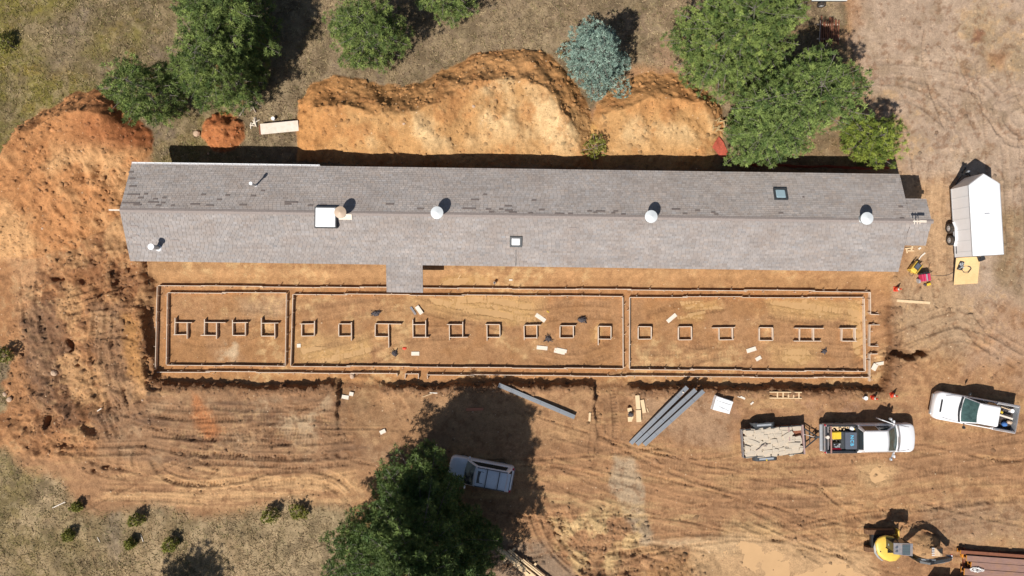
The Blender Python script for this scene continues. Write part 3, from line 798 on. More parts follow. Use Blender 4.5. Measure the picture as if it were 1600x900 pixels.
def shingle_roof(name, x0, x1, y0, z0, ydir, run, rise, parent, seed, tone=(0.365, 0.325, 0.30), xmax_fn=None):
    """courses of separate shingle tabs from the eave up to the ridge; ydir: +1 climbs towards +y"""
    rd = np.random.default_rng(seed)
    ca = run / math.hypot(run, rise); sa = rise / math.hypot(run, rise); L = math.hypot(run, rise)
    root = MB(); th = .05
    root.loft([[(x0, y0, z0 - th), (x1, y0, z0 - th), (x1, y0 + ydir * run, z0 + rise - th), (x0, y0 + ydir * run, z0 + rise - th)],
               [(x0, y0, z0), (x1, y0, z0), (x1, y0 + ydir * run, z0 + rise), (x0, y0 + ydir * run, z0 + rise)]] if ydir > 0 else
              [[(x0, y0 - run, z0 + rise - th), (x1, y0 - run, z0 + rise - th), (x1, y0, z0 - th), (x0, y0, z0 - th)],
               [(x0, y0 - run, z0 + rise), (x1, y0 - run, z0 + rise), (x1, y0, z0), (x0, y0, z0)]])
    ro = part(name, root, M_deck, parent)
    ce = 0.142; tw = 0.27; g = .013
    vs_ = []; fs_ = []; cs = []
    nrow = int(L / ce)
    for r in range(nrow + 1):
        a = r * ce - .02; b = min(a + ce + .01, L + .0)
        off = rd.choice([0, .1, .2]) + rd.uniform(-.01, .01)
        x = x0 - off
        rowtone = rd.uniform(.97, 1.03)
        while x < x1:
            wd = tw * rd.choice([.92, 1, 1.08])
            xa = max(x, x0) + g / 2; xb = min(x + wd, x1) - g / 2
            x += wd
            if xb - xa < .03: continue
            lift = .022 + rd.uniform(0, .006)
            o = len(vs_)
            for (xx, s_, h) in ((xa, a, lift), (xb, a, lift), (xb, b, .007), (xa, b, .007), (xa, a, 0), (xb, a, 0), (xb, b, 0), (xa, b, 0)):
                vs_.append((xx, y0 + ydir * (s_ * ca - h * sa), z0 + s_ * sa + h * ca))
            if ydir > 0: fs_ += [(o, o + 1, o + 2, o + 3), (o + 4, o + 5, o + 1, o), (o + 5, o + 6, o + 2, o + 1), (o + 7, o + 4, o, o + 3)]
            else: fs_ += [(o + 3, o + 2, o + 1, o), (o, o + 1, o + 5, o + 4), (o + 1, o + 2, o + 6, o + 5), (o + 3, o, o + 4, o + 7)]
            t = rowtone * rd.normal(1, .05) * (rd.choice([1, 1, 1, 1, .9, 1.06]))
            warm = rd.normal(1, .018)
            cs.append((tone[0] * t * warm, tone[1] * t, tone[2] * t / warm))
    me = bpy.data.meshes.new("shingles"); me.from_pydata(vs_, [], fs_)
    at = me.color_attributes.new("tint", 'FLOAT_COLOR', 'CORNER')
    arr = np.repeat(np.array([(*c, 1) for c in cs], np.float32), 16, axis=0)
    at.data.foreach_set("color", arr.ravel())
    me.materials.append(M_shingle)
    so = link("shingles", me, ro); so['kind'] = 'stuff'
    return ro
rn = shingle_roof("roof_slope", -HL / 2, HL / 2, HW, EAVE, -1, HW, RISE, house, 1)  # north slope tone lifted, offsetting its weaker sunlight in the colour
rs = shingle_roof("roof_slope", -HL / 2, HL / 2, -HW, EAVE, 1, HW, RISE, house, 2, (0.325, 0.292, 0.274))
# small gable roof over the east end entry, ridge in line with the main one
pw = 1.52; pr = RISE * pw / HW; pz = EAVE + RISE - pr
shingle_roof("entry_roof", HL / 2 + .003, HL / 2 + 1.38, pw, pz, -1, pw, pr, house, 3)  # north side again in the lifted tone, against its weaker sun
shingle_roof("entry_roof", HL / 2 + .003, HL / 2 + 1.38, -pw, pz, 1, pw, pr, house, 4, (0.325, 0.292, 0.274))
# portico roof on the south side
pc = P(632, 434, 2.55); hl = house.matrix_world
def hloc(px, py, z):
    p = P(px, py, z); dx, dy = p.x - HX, p.y - HY
    return Vector((dx * math.cos(-HR) - dy * math.sin(-HR), dx * math.sin(-HR) + dy * math.cos(-HR), z))
a = hloc(604, 456, 2.3); b = hloc(661, 456, 2.3)
sy = a.y; pro = (-HW + .01) - sy
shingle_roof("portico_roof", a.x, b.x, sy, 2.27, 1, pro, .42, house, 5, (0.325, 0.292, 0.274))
# ridge caps
mb = MB(); x = -HL / 2
rd = random.Random(3)
while x < HL / 2 + 1.35:
    z = EAVE + RISE + .012 + rd.uniform(0, .004); k = .15
    mb.add([(x, -k, z - k * .41 + .02), (x + .2, -k, z - k * .41 + .014), (x + .2, 0, z + .012), (x, 0, z + .02), (x + .2, k, z - k * .41 + .014), (x, k, z - k * .41 + .02),
            (x, -k, z - k * .41), (x, 0, z), (x, k, z - k * .41)], [(0, 1, 2, 3), (3, 2, 4, 5), (6, 0, 3, 7), (7, 3, 5, 8)])
    x += .2
part("ridge_cap", mb, M_ridge, house, kind='stuff')
# fascia boards, white gutter along the first part of the north eave, ridge beam end
mb = MB()
mb.box((0, -HW + .015, EAVE - .1), (HL - .02, .03, .16)); mb.box((0, HW - .015, EAVE - .1), (HL - .02, .03, .16))
for s in (-1, 1):
    for t in (-1, 1):
        mb.box((s * (HL / 2 - .02), t * HW / 2, EAVE + RISE / 2 - .11), (.03, SL, .14), rx=-t * slope)
part("fascia", mb, M_wall, house)
g0 = -HL / 2 + .02; g1 = g0 + 12.6
mb = MB(); mb.box(((g0 + g1) / 2, HW + .055, EAVE - .06), (g1 - g0, .09, .012)); mb.box(((g0 + g1) / 2, HW + .10, EAVE - .01), (g1 - g0, .025, .11)); mb.box(((g0 + g1) / 2, HW + .012, EAVE - .01), (g1 - g0, .012, .11))
for i in range(22): mb.box((g0 + .3 + i * .58, HW + .055, EAVE + .047), (.03, .11, .01))
part("gutter", mb, M_white, house, "white gutter along the west part of the north eave")
mb = MB(); mb.box((-HL / 2 - .42, .02, EAVE + RISE - .3), (.85, .09, .16)); part("ridge_beam_end", mb, M_foam, house)
# dark replaced shingles
def onroof(px, py, lift=0.0):
    """point in house coordinates on the roof surface seen at this pixel"""
    z = 3.4
    for _ in range(12):
        p = hloc(px, py, z + lift); z = EAVE + RISE * (1 - min(1, abs(p.y) / HW))
    p = hloc(px, py, z + lift)
    return Vector((p.x, p.y, z))
darks = [(205, 269, 7), (207, 279, 9), (208, 291, 11), (209, 304, 18), (220, 309, 8), (228, 303, 5), (205, 317, 26), (215, 320, 12), (240, 316, 16), (248, 321, 8), (243, 311, 7), (257, 309, 6), (270, 321, 5),
         (305, 319, 14), (318, 304, 7), (328, 321, 12), (343, 312, 7), (356, 305, 7), (380, 320, 11), (396, 306, 8), (411, 298, 6), (455, 316, 20), (450, 319, 10), (485, 321, 8), (505, 320, 9), (609, 319, 12), (657, 326, 10),
         (758, 304, 6), (742, 312, 12), (733, 326, 20), (763, 327, 8), (768, 331, 8), (794, 322, 11), (783, 327, 6), (795, 329, 12), (801, 332, 12), (834, 313, 7), (846, 328, 8), (829, 333, 7), (874, 334, 14), (891, 334, 7),
         (921, 330, 7), (938, 330, 14), (930, 332, 6), (962, 330, 7), (958, 333, 6), (974, 335, 7), (1056, 327, 13), (1070, 334, 7), (1090, 329, 7), (1114, 332, 6), (1119, 335, 6), (1407, 323, 7), (1409, 341, 7), (255, 329 - 12, 6), (1220, 333, 7),
         (1255, 308, 3), (213, 368, 8), (216, 383, 8), (274, 376, 12), (203, 372, 6), (210, 354, 12), (260, 354, 6), (895, 357, 12), (1000, 352, 8)]
for k, (px, py, ln) in enumerate(darks):
    p = onroof(px, py); s = 1 if p.y > 0 else -1
    mb = MB(); mb.box((0, 0, 0), (ln / 22.8, .115, .010))
    south = s < 0
    o = part("shingle", mb, M_ridge if south else M_shdark, rs if south else rn, "darker replacement shingle")
    o.location = (p.x, p.y, p.z + .04); o.rotation_euler = (-s * slope, 0, 0)

def vent_cap(px, py, r, h, m, label, cap="cone", base=None):
    """roof vent: stem, cap; the pixel is where its top shows"""
    p = onroof(px, py, h)
    base = base or 0
    wp = Vector((HX + p.x * math.cos(HR) - p.y * math.sin(HR), HY + p.x * math.sin(HR) + p.y * math.cos(HR), p.z))
    t = thing("roof_vent", label, "roof vent", wp, 0, None)
    a = MB(); a.sm = True; a.cyl((0, 0, -.15), (0, 0, h - .12), r * .55, n=16); part("stem", a, M_galv, t)
    a = MB(); a.sm = True; a.cyl((0, 0, -.12), (0, 0, .06), r * .75, r * .58, n=16); part("flashing", a, M_galv, t)
    a = MB(); n = 28
    rings = []
    for (rr, z) in ((r * .97, h - .16), (r, h - .12), (r, h - .09), (r * .5, h - .03), (.03, h + .02)):
        rings.append([(math.cos(2 * math.pi * i / n) * rr, math.sin(2 * math.pi * i / n) * rr, z) for i in range(n)])
    a.loft(rings); part("cap", a, m, t)
    return t
vent_cap(682.5, 332, .405, .78, M_pale, "round white conical roof vent between the tan vent and the small south skylight")
vent_cap(1018, 338, .405, .78, M_pale, "round white conical roof vent on the ridge, the middle one of the three white ones")
vent_cap(1356, 341, .405, .70, M_pale, "round white conical roof vent nearest the east end of the roof")
vent_cap(531, 331.5, .385, .78, M_tan, "round tan conical roof vent beside the large white skylight")
# flat pale board under the tan vent
p = onroof(540, 339); mb = MB(); mb.box((0, 0, 0), (.85, .38, .02), rx=slope)
wpt = lambda p, dz=0: Vector((HX + p.x * math.cos(HR) - p.y * math.sin(HR), HY + p.x * math.sin(HR) + p.y * math.cos(HR), p.z + dz))
single("flashing_sheet", mb, M_foam, "pale flashing sheet on the ridge under the tan roof vent", "flashing", wpt(p, .06), HR)
def pipe_vent(px, py, r, h, label, capr):
    p = onroof(px, py, h); t = thing("pipe_vent", label, "chimney pipe", wpt(p))
    a = MB(); a.sm = True; a.cyl((0, 0, -.2), (0, 0, h - .1), r, n=14); part("pipe", a, M_galv, t)
    a = MB(); a.sm = True; a.cyl((0, 0, -.15), (0, 0, .1), r * 1.9, r * 1.15, n=16); part("flashing", a, M_white, t)
    a = MB(); a.cyl((0, 0, h - .28), (0, 0, h - .12), r * .9, n=14); part("collar", a, M_dark, t)
    a = MB(); a.cyl((0, 0, h - .12), (0, 0, h), capr, n=20); part("cap", a, M_white, t)
pipe_vent(235.5, 385.5, .155, 1.0, "thick metal chimney pipe with white cap near the southwest corner of the roof", .205)
pipe_vent(391.5, 286.5, .06, .95, "thin vent pipe with small white cap on the north roof slope", .11)
# skylights
def skylight(px, py, wx, wy, label, glass, h=.12, frame=M_dark, fw=.12, flat=False):
    p = onroof(px, py, h); s = 1 if p.y > 0 else -1
    t = thing("skylight", label, "skylight", wpt(p, .02), HR)
    if not flat: t.rotation_euler = (Matrix.Rotation(HR, 3, 'Z') @ Matrix.Rotation(-s * slope, 3, 'X')).to_euler()
    a = MB(); hx, hy = wx / 2, wy / 2
    for (cx, cy, sx, sy_) in ((0, hy - fw / 2, wx, fw), (0, -hy + fw / 2, wx, fw), (hx - fw / 2, 0, fw, wy - 2 * fw - .004), (-hx + fw / 2, 0, fw, wy - 2 * fw - .004)):
        a.box((cx, cy, h / 2 - .1), (sx, sy_, h + .2))
    part("frame", a, frame, t)
    a = MB(); a.cbox((0, 0, h / 2 - .05), (wx - 2 * fw + .01, wy - 2 * fw + .01, h + .14), .05); part("pane", a, glass, t)
    return t
skylight(1220, 303.5, .88, .86, "small square skylight with blue glass and dark frame on the north slope", M_skyg)
sk = skylight(806, 377, .80, .72, "small square white skylight in a dark frame on the south slope", M_lwhite)
sk = skylight(508.5, 339.5, 1.42, 1.38, "large square white skylight straddling the ridge near the tan vent", M_lwhite, h=.16, fw=.055, flat=True)
p0 = onroof(806, 391); p1_ = onroof(806, 415)
mb = MB(); mb.tube([wpt(p0, .05), wpt((p0 + p1_) / 2, .05), wpt(p1_, .06)], .016, 5)
single("roof_cable", mb, M_dark, "dark cable running down the south roof slope from the small white skylight", "cable")
# antenna
p = onroof(1437, 346, .75); t = thing("roof_antenna", "pale pink and white bar antenna above the east entry roof", "antenna", wpt(p), HR)
a = MB(); a.cyl((0, 0, -.1), (0, 0, .75), .02, n=6); part("mast", a, M_galv, t)
a = MB(); a.box((0, 0, .76), (.86, .09, .04)); a.box((.2, 0, .79), (.42, .15, .02)); part("boom", a, M_foam, t)
for x in (-.33, -.15, .02): a = MB(); a.box((x, -.04, .74), (.05, .3, .02)); part("element", a, M_foam, t)

# ------------------------------------------------------------------ wooden concrete forms
FT = PIT + .30       # top of the form boards
def board_mesh(L, hgt=.30, th=.042, sag=0):
    mb = MB(); mb.cbox((0, 0, 0), (L, th, hgt), .004); return mb
rd = random.Random(11)
def run_boards(parent, pts, closed=False, jit=.035):
    """boards end to end, overlapping, along pixel points seen at the top of the boards"""
    n = len(pts)
    org = parent.location
    for i in range(n if closed else n - 1):
        A = P(*pts[i], FT); B = P(*pts[(i + 1) % n], FT); d = B - A; L = d.length; u_ = d / L; nrm = Vector((-u_.y, u_.x, 0))
        k = max(1, round(L / 3.9)); cuts = [0] + sorted(L * (j / k) + rd.uniform(-.5, .5) for j in range(1, k)) + [L]
        for j in range(k):
            a = cuts[j] - (.0 if j == 0 else rd.uniform(.1, .35)); b = cuts[j + 1]
            off = (j % 2) * .05 + rd.uniform(0, jit)
            p0 = A + u_ * a + nrm * off; p1 = A + u_ * b + nrm * (off + rd.uniform(-.02, .02))
            c = (p0 + p1) / 2
            o = part("board", board_mesh((p1 - p0).length, .285 + rd.uniform(-.02, .02)), M_wood, parent)
            o.location = (c.x - org.x, c.y - org.y, FT - .15 + rd.uniform(-.012, .012) - org.z)
            o.rotation_euler = (rd.uniform(-.04, .04), rd.uniform(-.003, .003), math.atan2(p1.y - p0.y, p1.x - p0.x))
    # stakes
    mb = MB()
    for i in range(n if closed else n - 1):
        A = P(*pts[i], FT); B = P(*pts[(i + 1) % n], FT); d = B - A; L = d.length; u_ = d / L; nrm = Vector((-u_.y, u_.x, 0))
        s = .5
        while s < L:
            p = A + u_ * s + nrm * rd.choice([-.05, .13]) - org
            mb.box((p.x, p.y, FT - .12 - org.z), (.04, .04, .36)); s += rd.uniform(.9, 1.4)
    part("stakes", mb, M_wood, parent, kind='stuff')
def form(label, runs, c):
    q = P(c[0], c[1], PIT)
    t = thing("concrete_form", label, "concrete form", q)
    for r_ in runs: run_boards(t, r_[0], r_[1])
    return t
form("outer ring of long wooden form boards round the whole foundation", [([(620, 583), (400, 581), (243, 580), (247, 447), (500, 449), (800, 452), (1080, 454), (1360, 456.5), (1360, 491), (1376, 491.5)], False),
     ([(1376, 507), (1359.5, 507), (1359.5, 541), (1373, 541.5)], False), ([(1372, 552.5), (1359.5, 552.5), (1359.5, 596)], False),
     ([(1358, 589.5), (1080, 588), (800, 586), (667, 584), (667, 592)], False), ([(654, 592), (654, 583.5), (633, 583.5), (632, 592)], False), ([(620, 583), (620, 588)], False)], (800, 515))
form("inner rectangle of form boards round the small west room", [([(262, 458), (447, 459), (445, 571.5), (260, 569.5)], True)], (350, 515))
form("inner rectangle of form boards round the long middle room", [([(458, 460), (640, 461.5), (800, 463), (973, 464.5), (973.5, 575.5), (800, 574), (640, 572.5), (454.5, 571.5)], True)], (720, 515))
form("inner rectangle of form boards round the east room with puddles", [([(984, 465), (1160, 465.5), (1350, 466.5), (1351.5, 580), (1160, 577.5), (984, 576)], True)], (1165, 520))

pads = [  # x0,x1,y0,y1, overruns: top(L,R) bottom(L,R) left(T,B) right(T,B), words
    (273, 292, 504, 523, (0, 8), (2, 0), (8, 0), (0, 7), "first square pad form from the west end, boards overrunning like a pinwheel"),
    (319, 338, 504, 524, (0, 14), (6, 0), (6, 0), (0, 6), "second square pad form from the west end, long board poking east"),
    (363, 383, 504, 524, (0, 4), (0, 0), (5, 0), (0, 2), "third square pad form from the west end, tight square"),
    (408, 429, 505, 525, (0, 6), (0, 0), (9, 0), (0, 5), "fourth square pad form, just west of the first cross wall"),
    (471, 491, 506, 525, (3, 0), (0, 0), (0, 0), (5, 0), "square pad form just east of the first cross wall"),
    (529, 549, 506, 525, (0, 0), (0, 0), (0, 0), (3, 8), "square pad form with one board running south, second in the middle room"),
    (586, 607, 506, 526, (0, 20), (0, 0), (0, 0), (0, 18), "square pad form with long boards overrunning east and south"),
    (645, 665, 507, 527, (0, 0), (0, 5), (8, 2), (7, 0), "square pad form with both side boards poking north"),
    (702, 723, 507, 527, (4, 0), (0, 8), (0, 5), (5, 0), "fifth square pad form in the middle room, bottom board poking east"),
    (761, 781, 507, 527, (3, 0), (0, 0), (0, 6), (0, 0), "sixth square pad form in the middle room, west board poking south"),
    (819, 839, 508, 528, (0, 6), (0, 0), (0, 4), (0, 2), "square pad form with the white strip lying northeast of it"),
    (875, 896, 509, 528, (0, 4), (0, 0), (0, 0), (0, 0), "square pad form beside the dark tool heap, second from the east cross wall"),
    (935, 955, 510, 530, (0, 0), (0, 0), (0, 10), (0, 0), "last square pad form of the middle room, west board running south"),
    (997.5, 1018, 510.5, 530, (0, 0), (0, 0), (0, 0), (0, 0), "first square pad form east of the second cross wall"),
    (1060.5, 1081, 510.5, 531, (0, 0), (0, 0), (0, 0), (0, 0), "second square pad form of the east room"),
    (1124, 1145, 512, 531, (11, 4), (0, 2), (0, 0), (0, 0), "third square pad form of the east room, top board overrunning both ways"),
    (1187, 1208, 512, 532, (0, 0), (0, 0), (0, 0), (0, 0), "fourth square pad form of the east room, wide pale side boards"),
    (1250, 1271.5, 513, 533, (8, 16), (9, 12), (0, 0), (0, 0), "pad form whose top and bottom boards run long on both sides"),
    (1316, 1336.5, 513, 533, (3, 3), (0, 3), (0, 0), (0, 0), "last pad form, nearest the east end of the foundation"),
]
for (x0, x1, y0, y1, tt, bb, ll, rr, lab) in pads:
    c = P((x0 + x1) / 2, (y0 + y1) / 2, FT); c.z = PIT
    t = thing("pad_form", lab, "pad form", c, 0, "square wooden pad forms in a row")
    for (a, b) in (((x0 - tt[0], y0), (x1 + tt[1], y0)), ((x0 - bb[0], y1), (x1 + bb[1], y1)), ((x0, y0 - ll[0]), (x0, y1 + ll[1])), ((x1, y0 - rr[0]), (x1, y1 + rr[1]))):
        A = P(*a, FT); B = P(*b, FT); hor = a[1] == b[1]
        if not hor:
            A.y -= .024 if ll[0] == 0 and a[0] == x0 else 0
        o = part("board", board_mesh((B - A).length - (0 if hor else .05), .27 + rd.uniform(-.02, .02), .05 if hor else .055), M_wood, t)
        m_ = (A + B) / 2
        o.location = (m_.x - c.x, m_.y - c.y, .15 + (0.006 if hor else 0)); o.rotation_euler = (rd.uniform(-.05, .05), 0, math.atan2(B.y - A.y, B.x - A.x) + rd.uniform(-.02, .02))

# ------------------------------------------------------------------ trees
def set_tint(me, cols, per):
    at = me.color_attributes.new("tint", 'FLOAT_COLOR', 'POINT')
    at.data.foreach_set("color", np.repeat(np.concatenate([cols, np.ones((len(cols), 1))], 1), per, axis=0).astype(np.float32).ravel())
def leaf_material(name, rough=.6):
    m = mat(name, (0, 0, 0), rough=rough, attr="tint", spec=.25)
    return m
M_needle = leaf_material("pine_needles", .62)
M_blade = leaf_material("grass_blades", .8)
def tuft_template(n, L, wd, seed, up=0.25, cone=1.0):
    r = np.random.default_rng(seed)
    d = r.normal(size=(n, 3)); d[:, 2] = d[:, 2] * cone + up; d /= np.linalg.norm(d, axis=1)[:, None]
    s = np.cross(d, r.normal(size=(n, 3))); s /= np.linalg.norm(s, axis=1)[:, None]
    l = L * r.uniform(.75, 1.15, n)[:, None]
    v = np.stack([d * l * .12 + s * wd * .35, d * l * .12 - s * wd * .35, d * l * .7 - s * wd * .5 , d * l, d * l * .7 + s * wd * .5], 1)
    return v.reshape(-1, 3)      # 5 points per needle
def tuft_mesh(name, pos, scale, rot, dirs, n, tmpl, cols, m):
    K = len(pos)
    T = tmpl.shape[0]
    # orient template +z to dirs
    z = dirs / np.linalg.norm(dirs, axis=1)[:, None]
    a = np.where(np.abs(z[:, 2:3]) < .9, np.array([[0, 0, 1.0]]), np.array([[1.0, 0, 0]]))
    x = np.cross(a, z); x /= np.linalg.norm(x, axis=1)[:, None]; y = np.cross(z, x)
    c, s = np.cos(rot)[:, None], np.sin(rot)[:, None]
    x2 = x * c + y * s; y2 = -x * s + y * c
    M = np.stack([x2, y2, z], 1)                    # K,3(axis),3
    V = np.einsum('tj,kji->kti', tmpl, M) * scale[:, None, None] + pos[:, None, :]
    V = V.reshape(-1, 3).astype(np.float32)
    nb = K * T // 5
    me = bpy.data.meshes.new(name)
    me.vertices.add(V.shape[0]); me.vertices.foreach_set("co", V.ravel())
    base = np.arange(nb, dtype=np.int32)[:, None] * 5
    lp = (base + np.array([[0, 1, 2, 3, 4]], np.int32)).ravel()
    me.loops.add(lp.size); me.loops.foreach_set("vertex_index", lp)
    me.polygons.add(nb); me.polygons.foreach_set("loop_start", np.arange(0, lp.size, 5, dtype=np.int32))
    me.materials.append(m); me.update(calc_edges=True)
    set_tint(me, cols, T)
    return me
def tree(name, label, cat, px, py, zc, H, Rr, seed, kind="pine", prof=None, dens=1.0, base_t=.08, lop=0.0, group=None, asym=None, tone=None, notch=None):
    """crown centre seen at px, py when it stands zc above the ground"""
    rd = np.random.default_rng(seed)
    g = P(px, py, zc); gzv = gz(g.x, g.y)
    t = thing(name, label, cat, (g.x, g.y, gzv - .05), 0, group)
    prof = prof or (lambda q: (1 - q) ** .62 * (.55 + .45 * min(1, q / .18)))
    lim = MB(); pos = []; dr = []; sc = []; cl = []
    ntr = 7
    lim.sm = True
    tr0 = max(.05, H * .018)
    lim.tube([(0.12 * math.sin(i * 1.7 + seed) * H * .02 * i, .1 * math.cos(i * 2.1 + seed) * H * .02 * i, H * .96 * i / ntr - .1) for i in range(ntr + 1)], [tr0 * (1 - .88 * i / ntr) for i in range(ntr + 1)], 8)
    lim.sm = False
    nl = int((14 + 5.2 * Rr * H ** .5 * 1.15) * (1.0 if kind != "bush" else .8))
    step = .38 if kind == "pine" else .22
    if kind == "bush": step = .16
    if kind == "darkpine": step = .34
    lobes = [(rd.uniform(0, 6.28), rd.uniform(.7, 1.1)) for _ in range(5)]
    for i in range(nl):
        q = base_t + (0.985 - base_t) * ((i + rd.uniform(0, 1)) / nl)
        az = i * 2.39996 + rd.uniform(-.35, .35)
        lob = 1 + .16 * math.sin(az * 2 + seed) + .10 * math.sin(az * 3 + 1.7 * seed + q * 5)
        if asym: lob *= 1 + asym[1] * math.cos(az - asym[0])
        if notch: lob *= 1 - notch[1] * math.exp(-(((az - notch[0] + math.pi) % (2 * math.pi) - math.pi) / notch[2]) ** 2)
        L = Rr * prof(q) * rd.uniform(.72, 1.1) * lob
        if L < .2: L = .2
        z0 = q * H; d = np.array([math.cos(az), math.sin(az)])
        up = L * rd.uniform(.02, .28) if kind != "spruce" else L * rd.uniform(-.12, .1)
        curve = rd.uniform(-.25, .25)
        def pt(f):
            sd_ = np.array([-d[1], d[0]]) * curve * L * f * f * .5
            return np.array([d[0] * L * f + sd_[0], d[1] * L * f + sd_[1], z0 + up * f ** 1.5 - .03 * L * (1 - f)])
        lim.tube([pt(0), pt(.5), pt(1.0)], [max(.012, (.012 + L * .009) * (1.25 - q)), (.012 + L * .005) * (1.25 - q), .010], 4)
        gap = (math.sin(az * 2.7 + q * 9 + seed) + math.sin(az * 4.3 - q * 13 + 2 * seed)) * .5
        ns = max(3, int(L * (.75 + .25 * q) / step * dens))
        for k in range(ns):
            f0 = .25 * (1 - min(1, max(0, q - .45) / .35)) + .02
            f = f0 + (1 - f0) * (k + rd.uniform(0, 1)) / ns
            if kind in ("pine", "darkpine") and (rd.random() < .10 * (1 - f) or (gap > .62 and f < .8 and q < .7)): continue
            p = pt(min(f, 1))
            side = (L * (1 - f) * .42 + .12 + .10 * L * .2)
            for m_ in (-1, 1) if f < .93 else (0,):
                nn = 1 + int(side / .42)
                for w_ in range(nn):
                    off = m_ * side * (w_ + rd.uniform(.35, 1.0)) / nn
                    pp = p + np.array([-d[1] * off + d[0] * abs(off) * .5, d[0] * off + d[1] * abs(off) * .5, rd.uniform(-.12, .22) + abs(off) * .12])
                    pos.append(pp); dd = np.array([d[0] * .7 - d[1] * m_ * .6, d[1] * .7 + d[0] * m_ * .6, .75 + rd.uniform(-.3, .4)]); dr.append(dd)
                    sc.append(rd.uniform(.72, 1.25))
                    if nn > 1 and w_ == nn - 1 and rd.random() < .5: lim.tube([p, pp], [.012, .006], 3)
            # inner dead twigs that show as pale lines
    pos = np.array(pos); dr = np.array(dr); sc = np.array(sc); K = len(pos)
    if kind == "pine":
        tm = tuft_template(44, .235, .024, seed, .35, .9)
        b1, b2 = np.array(alb(82, 104, 54, .84)), np.array(alb(156, 172, 94, .86))
    elif kind == "darkpine":
        tm = tuft_template(44, .27, .026, seed, .45, .9)
        b1, b2 = np.array(alb(80, 104, 56, .9)), np.array(alb(126, 144, 78, .9))
    elif kind == "spruce":
        tm = tuft_template(26, .20, .026, seed, .7, 1.0)
        b1, b2 = np.array(alb(120, 146, 134, .86)), np.array(alb(170, 192, 176, .9))
    else:
        tm = tuft_template(20, .16, .03, seed, .6, .9)
        b1, b2 = np.array(alb(124, 126, 50, .9)), np.array(alb(160, 158, 84, .9))
    f = np.clip(rd.normal(.42, .27, K), 0, 1)[:, None]
    cl = b1 * (1 - f) + b2 * f
    cl = cl * rd.normal(1, .14, (K, 1))
    if tone: cl = cl * np.array(tone)
    dead = rd.random(K) < .006
    cl[dead] = np.array(alb(160, 132, 84))
    me = tuft_mesh("crown", pos, sc, rd.uniform(0, 6.28, K), dr, K, tm, cl, M_needle)
    part("crown", me, None, t) if False else link("crown", me, t)
    part("trunk", lim, M_bark if kind != "bush" else M_dead, t)
    return t, K
NT = 0
def T(*a, **k):
    global NT
    t, n = tree(*a, **k); NT += n
    return t
round_ = lambda q: (max(0, 1 - ((q - .35) / .68) ** 2)) ** .5 if q > .35 else .75 + .25 * q / .35
T("pine_tree", "very large dark green pine in the foreground, shading the white car", "tree", 654, 868, 7.3, 12.6, 7.8, 5, kind="darkpine", asym=(-1.6, .16), notch=(.72, .34, .55), prof=lambda q: (1 - q) ** .5 * (.72 + .28 * min(1, q / .3)), dens=1.15)
T("pine_tree", "broad pine at the top edge, left of the stacked rusty bars", "tree", 1152, 46, 5.0, 8.6, 4.6, 6, prof=round_, dens=1.0, tone=(1.0, 1.0, .95))
T("pine_tree", "largest of the pines behind the east end of the roof", "tree", 1248, 156, 5.0, 8.8, 4.2, 7, prof=round_, dens=1.05, tone=(.98, 1.0, 1.0))
T("pine_tree", "pine overlapping the north eave, below the largest one", "tree", 1193, 208, 3.8, 6.6, 2.5, 8, prof=round_, dens=1.0, tone=(.96, 1.0, 1.0))
T("pine_tree", "small yellowish pine by the northeast corner of the roof", "tree", 1363, 218, 2.6, 4.6, 2.15, 9, tone=(1.3, 1.2, .75), prof=round_, dens=1.1)
T("pine_tree", "tall pine at the top edge of the northwest meadow", "tree", 350, 22, 5.0, 9.0, 3.5, 10, dens=1.2, prof=round_)
T("pine_tree", "pine between the tall top-edge pine and the small red mound", "tree", 343, 108, 4.2, 8.0, 3.0, 12, dens=1.2, prof=round_)
T("pine_tree", "pine beside the western spoil heap", "tree", 232, 143, 3.2, 6.2, 2.65, 13, dens=1.2, prof=round_)
T("pine_tree", "round lone pine above the west end of the long spoil heap", "tree", 574, 52, 3.5, 6.8, 2.6, 14, dens=1.25, prof=round_)
T("pine_tree", "pine cut off by the top edge, right of the lone round pine", "tree", 690, -22, 3.5, 6.5, 2.3, 15, dens=1.1, prof=round_)
T("blue_spruce", "pale blue-green spruce between the two spoil heaps", "tree", 935, 84, 3.2, 6.4, 3.0, 16, kind="spruce", dens=1.25, prof=lambda q: (1 - q) ** .6 * (.8 + .2 * min(1, q / .2)))
T("pine_tree", "pine beyond the bottom edge that only throws its shadow into the meadow", "tree", 222, 1012, 3.6, 6.4, 2.9, 17, prof=round_)
T("pine_tree", "pine beyond the top edge above the two stacked pines", "tree", 300, -75, 4.0, 7.5, 2.6, 27, prof=round_)
def bush(label, px, py, r, seed, h=None, name="shrub"):
    h = h or r * 1.3
    return T(name, label, "shrub", px, py, h * .5, h, r, seed, kind="bush", prof=lambda q: (max(0, 1 - (q * 1.0) ** 2)) ** .5, dens=.9, base_t=.1)
bush("sprawling olive shrub hugging the north eave at the foot of the spoil heaps", 930, 230, .95, 31, 1.6)
bush("small green shrub with yellow leaves at the dirt edge, left of a brown one", 421, 806, .62, 32, 1.1)
bush("low brown shrub right of the green one at the meadow edge", 466, 800, .7, 33, .8)
bush("lime green shrub in the middle of the southwest meadow", 213, 812, .42, 34, 1.0)
bush("tiny green shrub below the lime one", 204, 849, .3, 35, .7)
bush("dark low shrub nearest the lower left corner", 107, 836, .42, 36, .6)
bush("low olive shrub just above the big tree shadow", 266, 850, .6, 37, .9)
bush("small dark shrub at the upper left corner of the southwest meadow", 120, 792, .3, 38, .6)
bush("dark green shrub at the left edge beside the churned soil", 2, 556, .6, 39, 1.2)
bush("dark shrub at the left edge of the northwest meadow", 3, 66, .75, 40, 1.2)
print("TUFTS", NT)
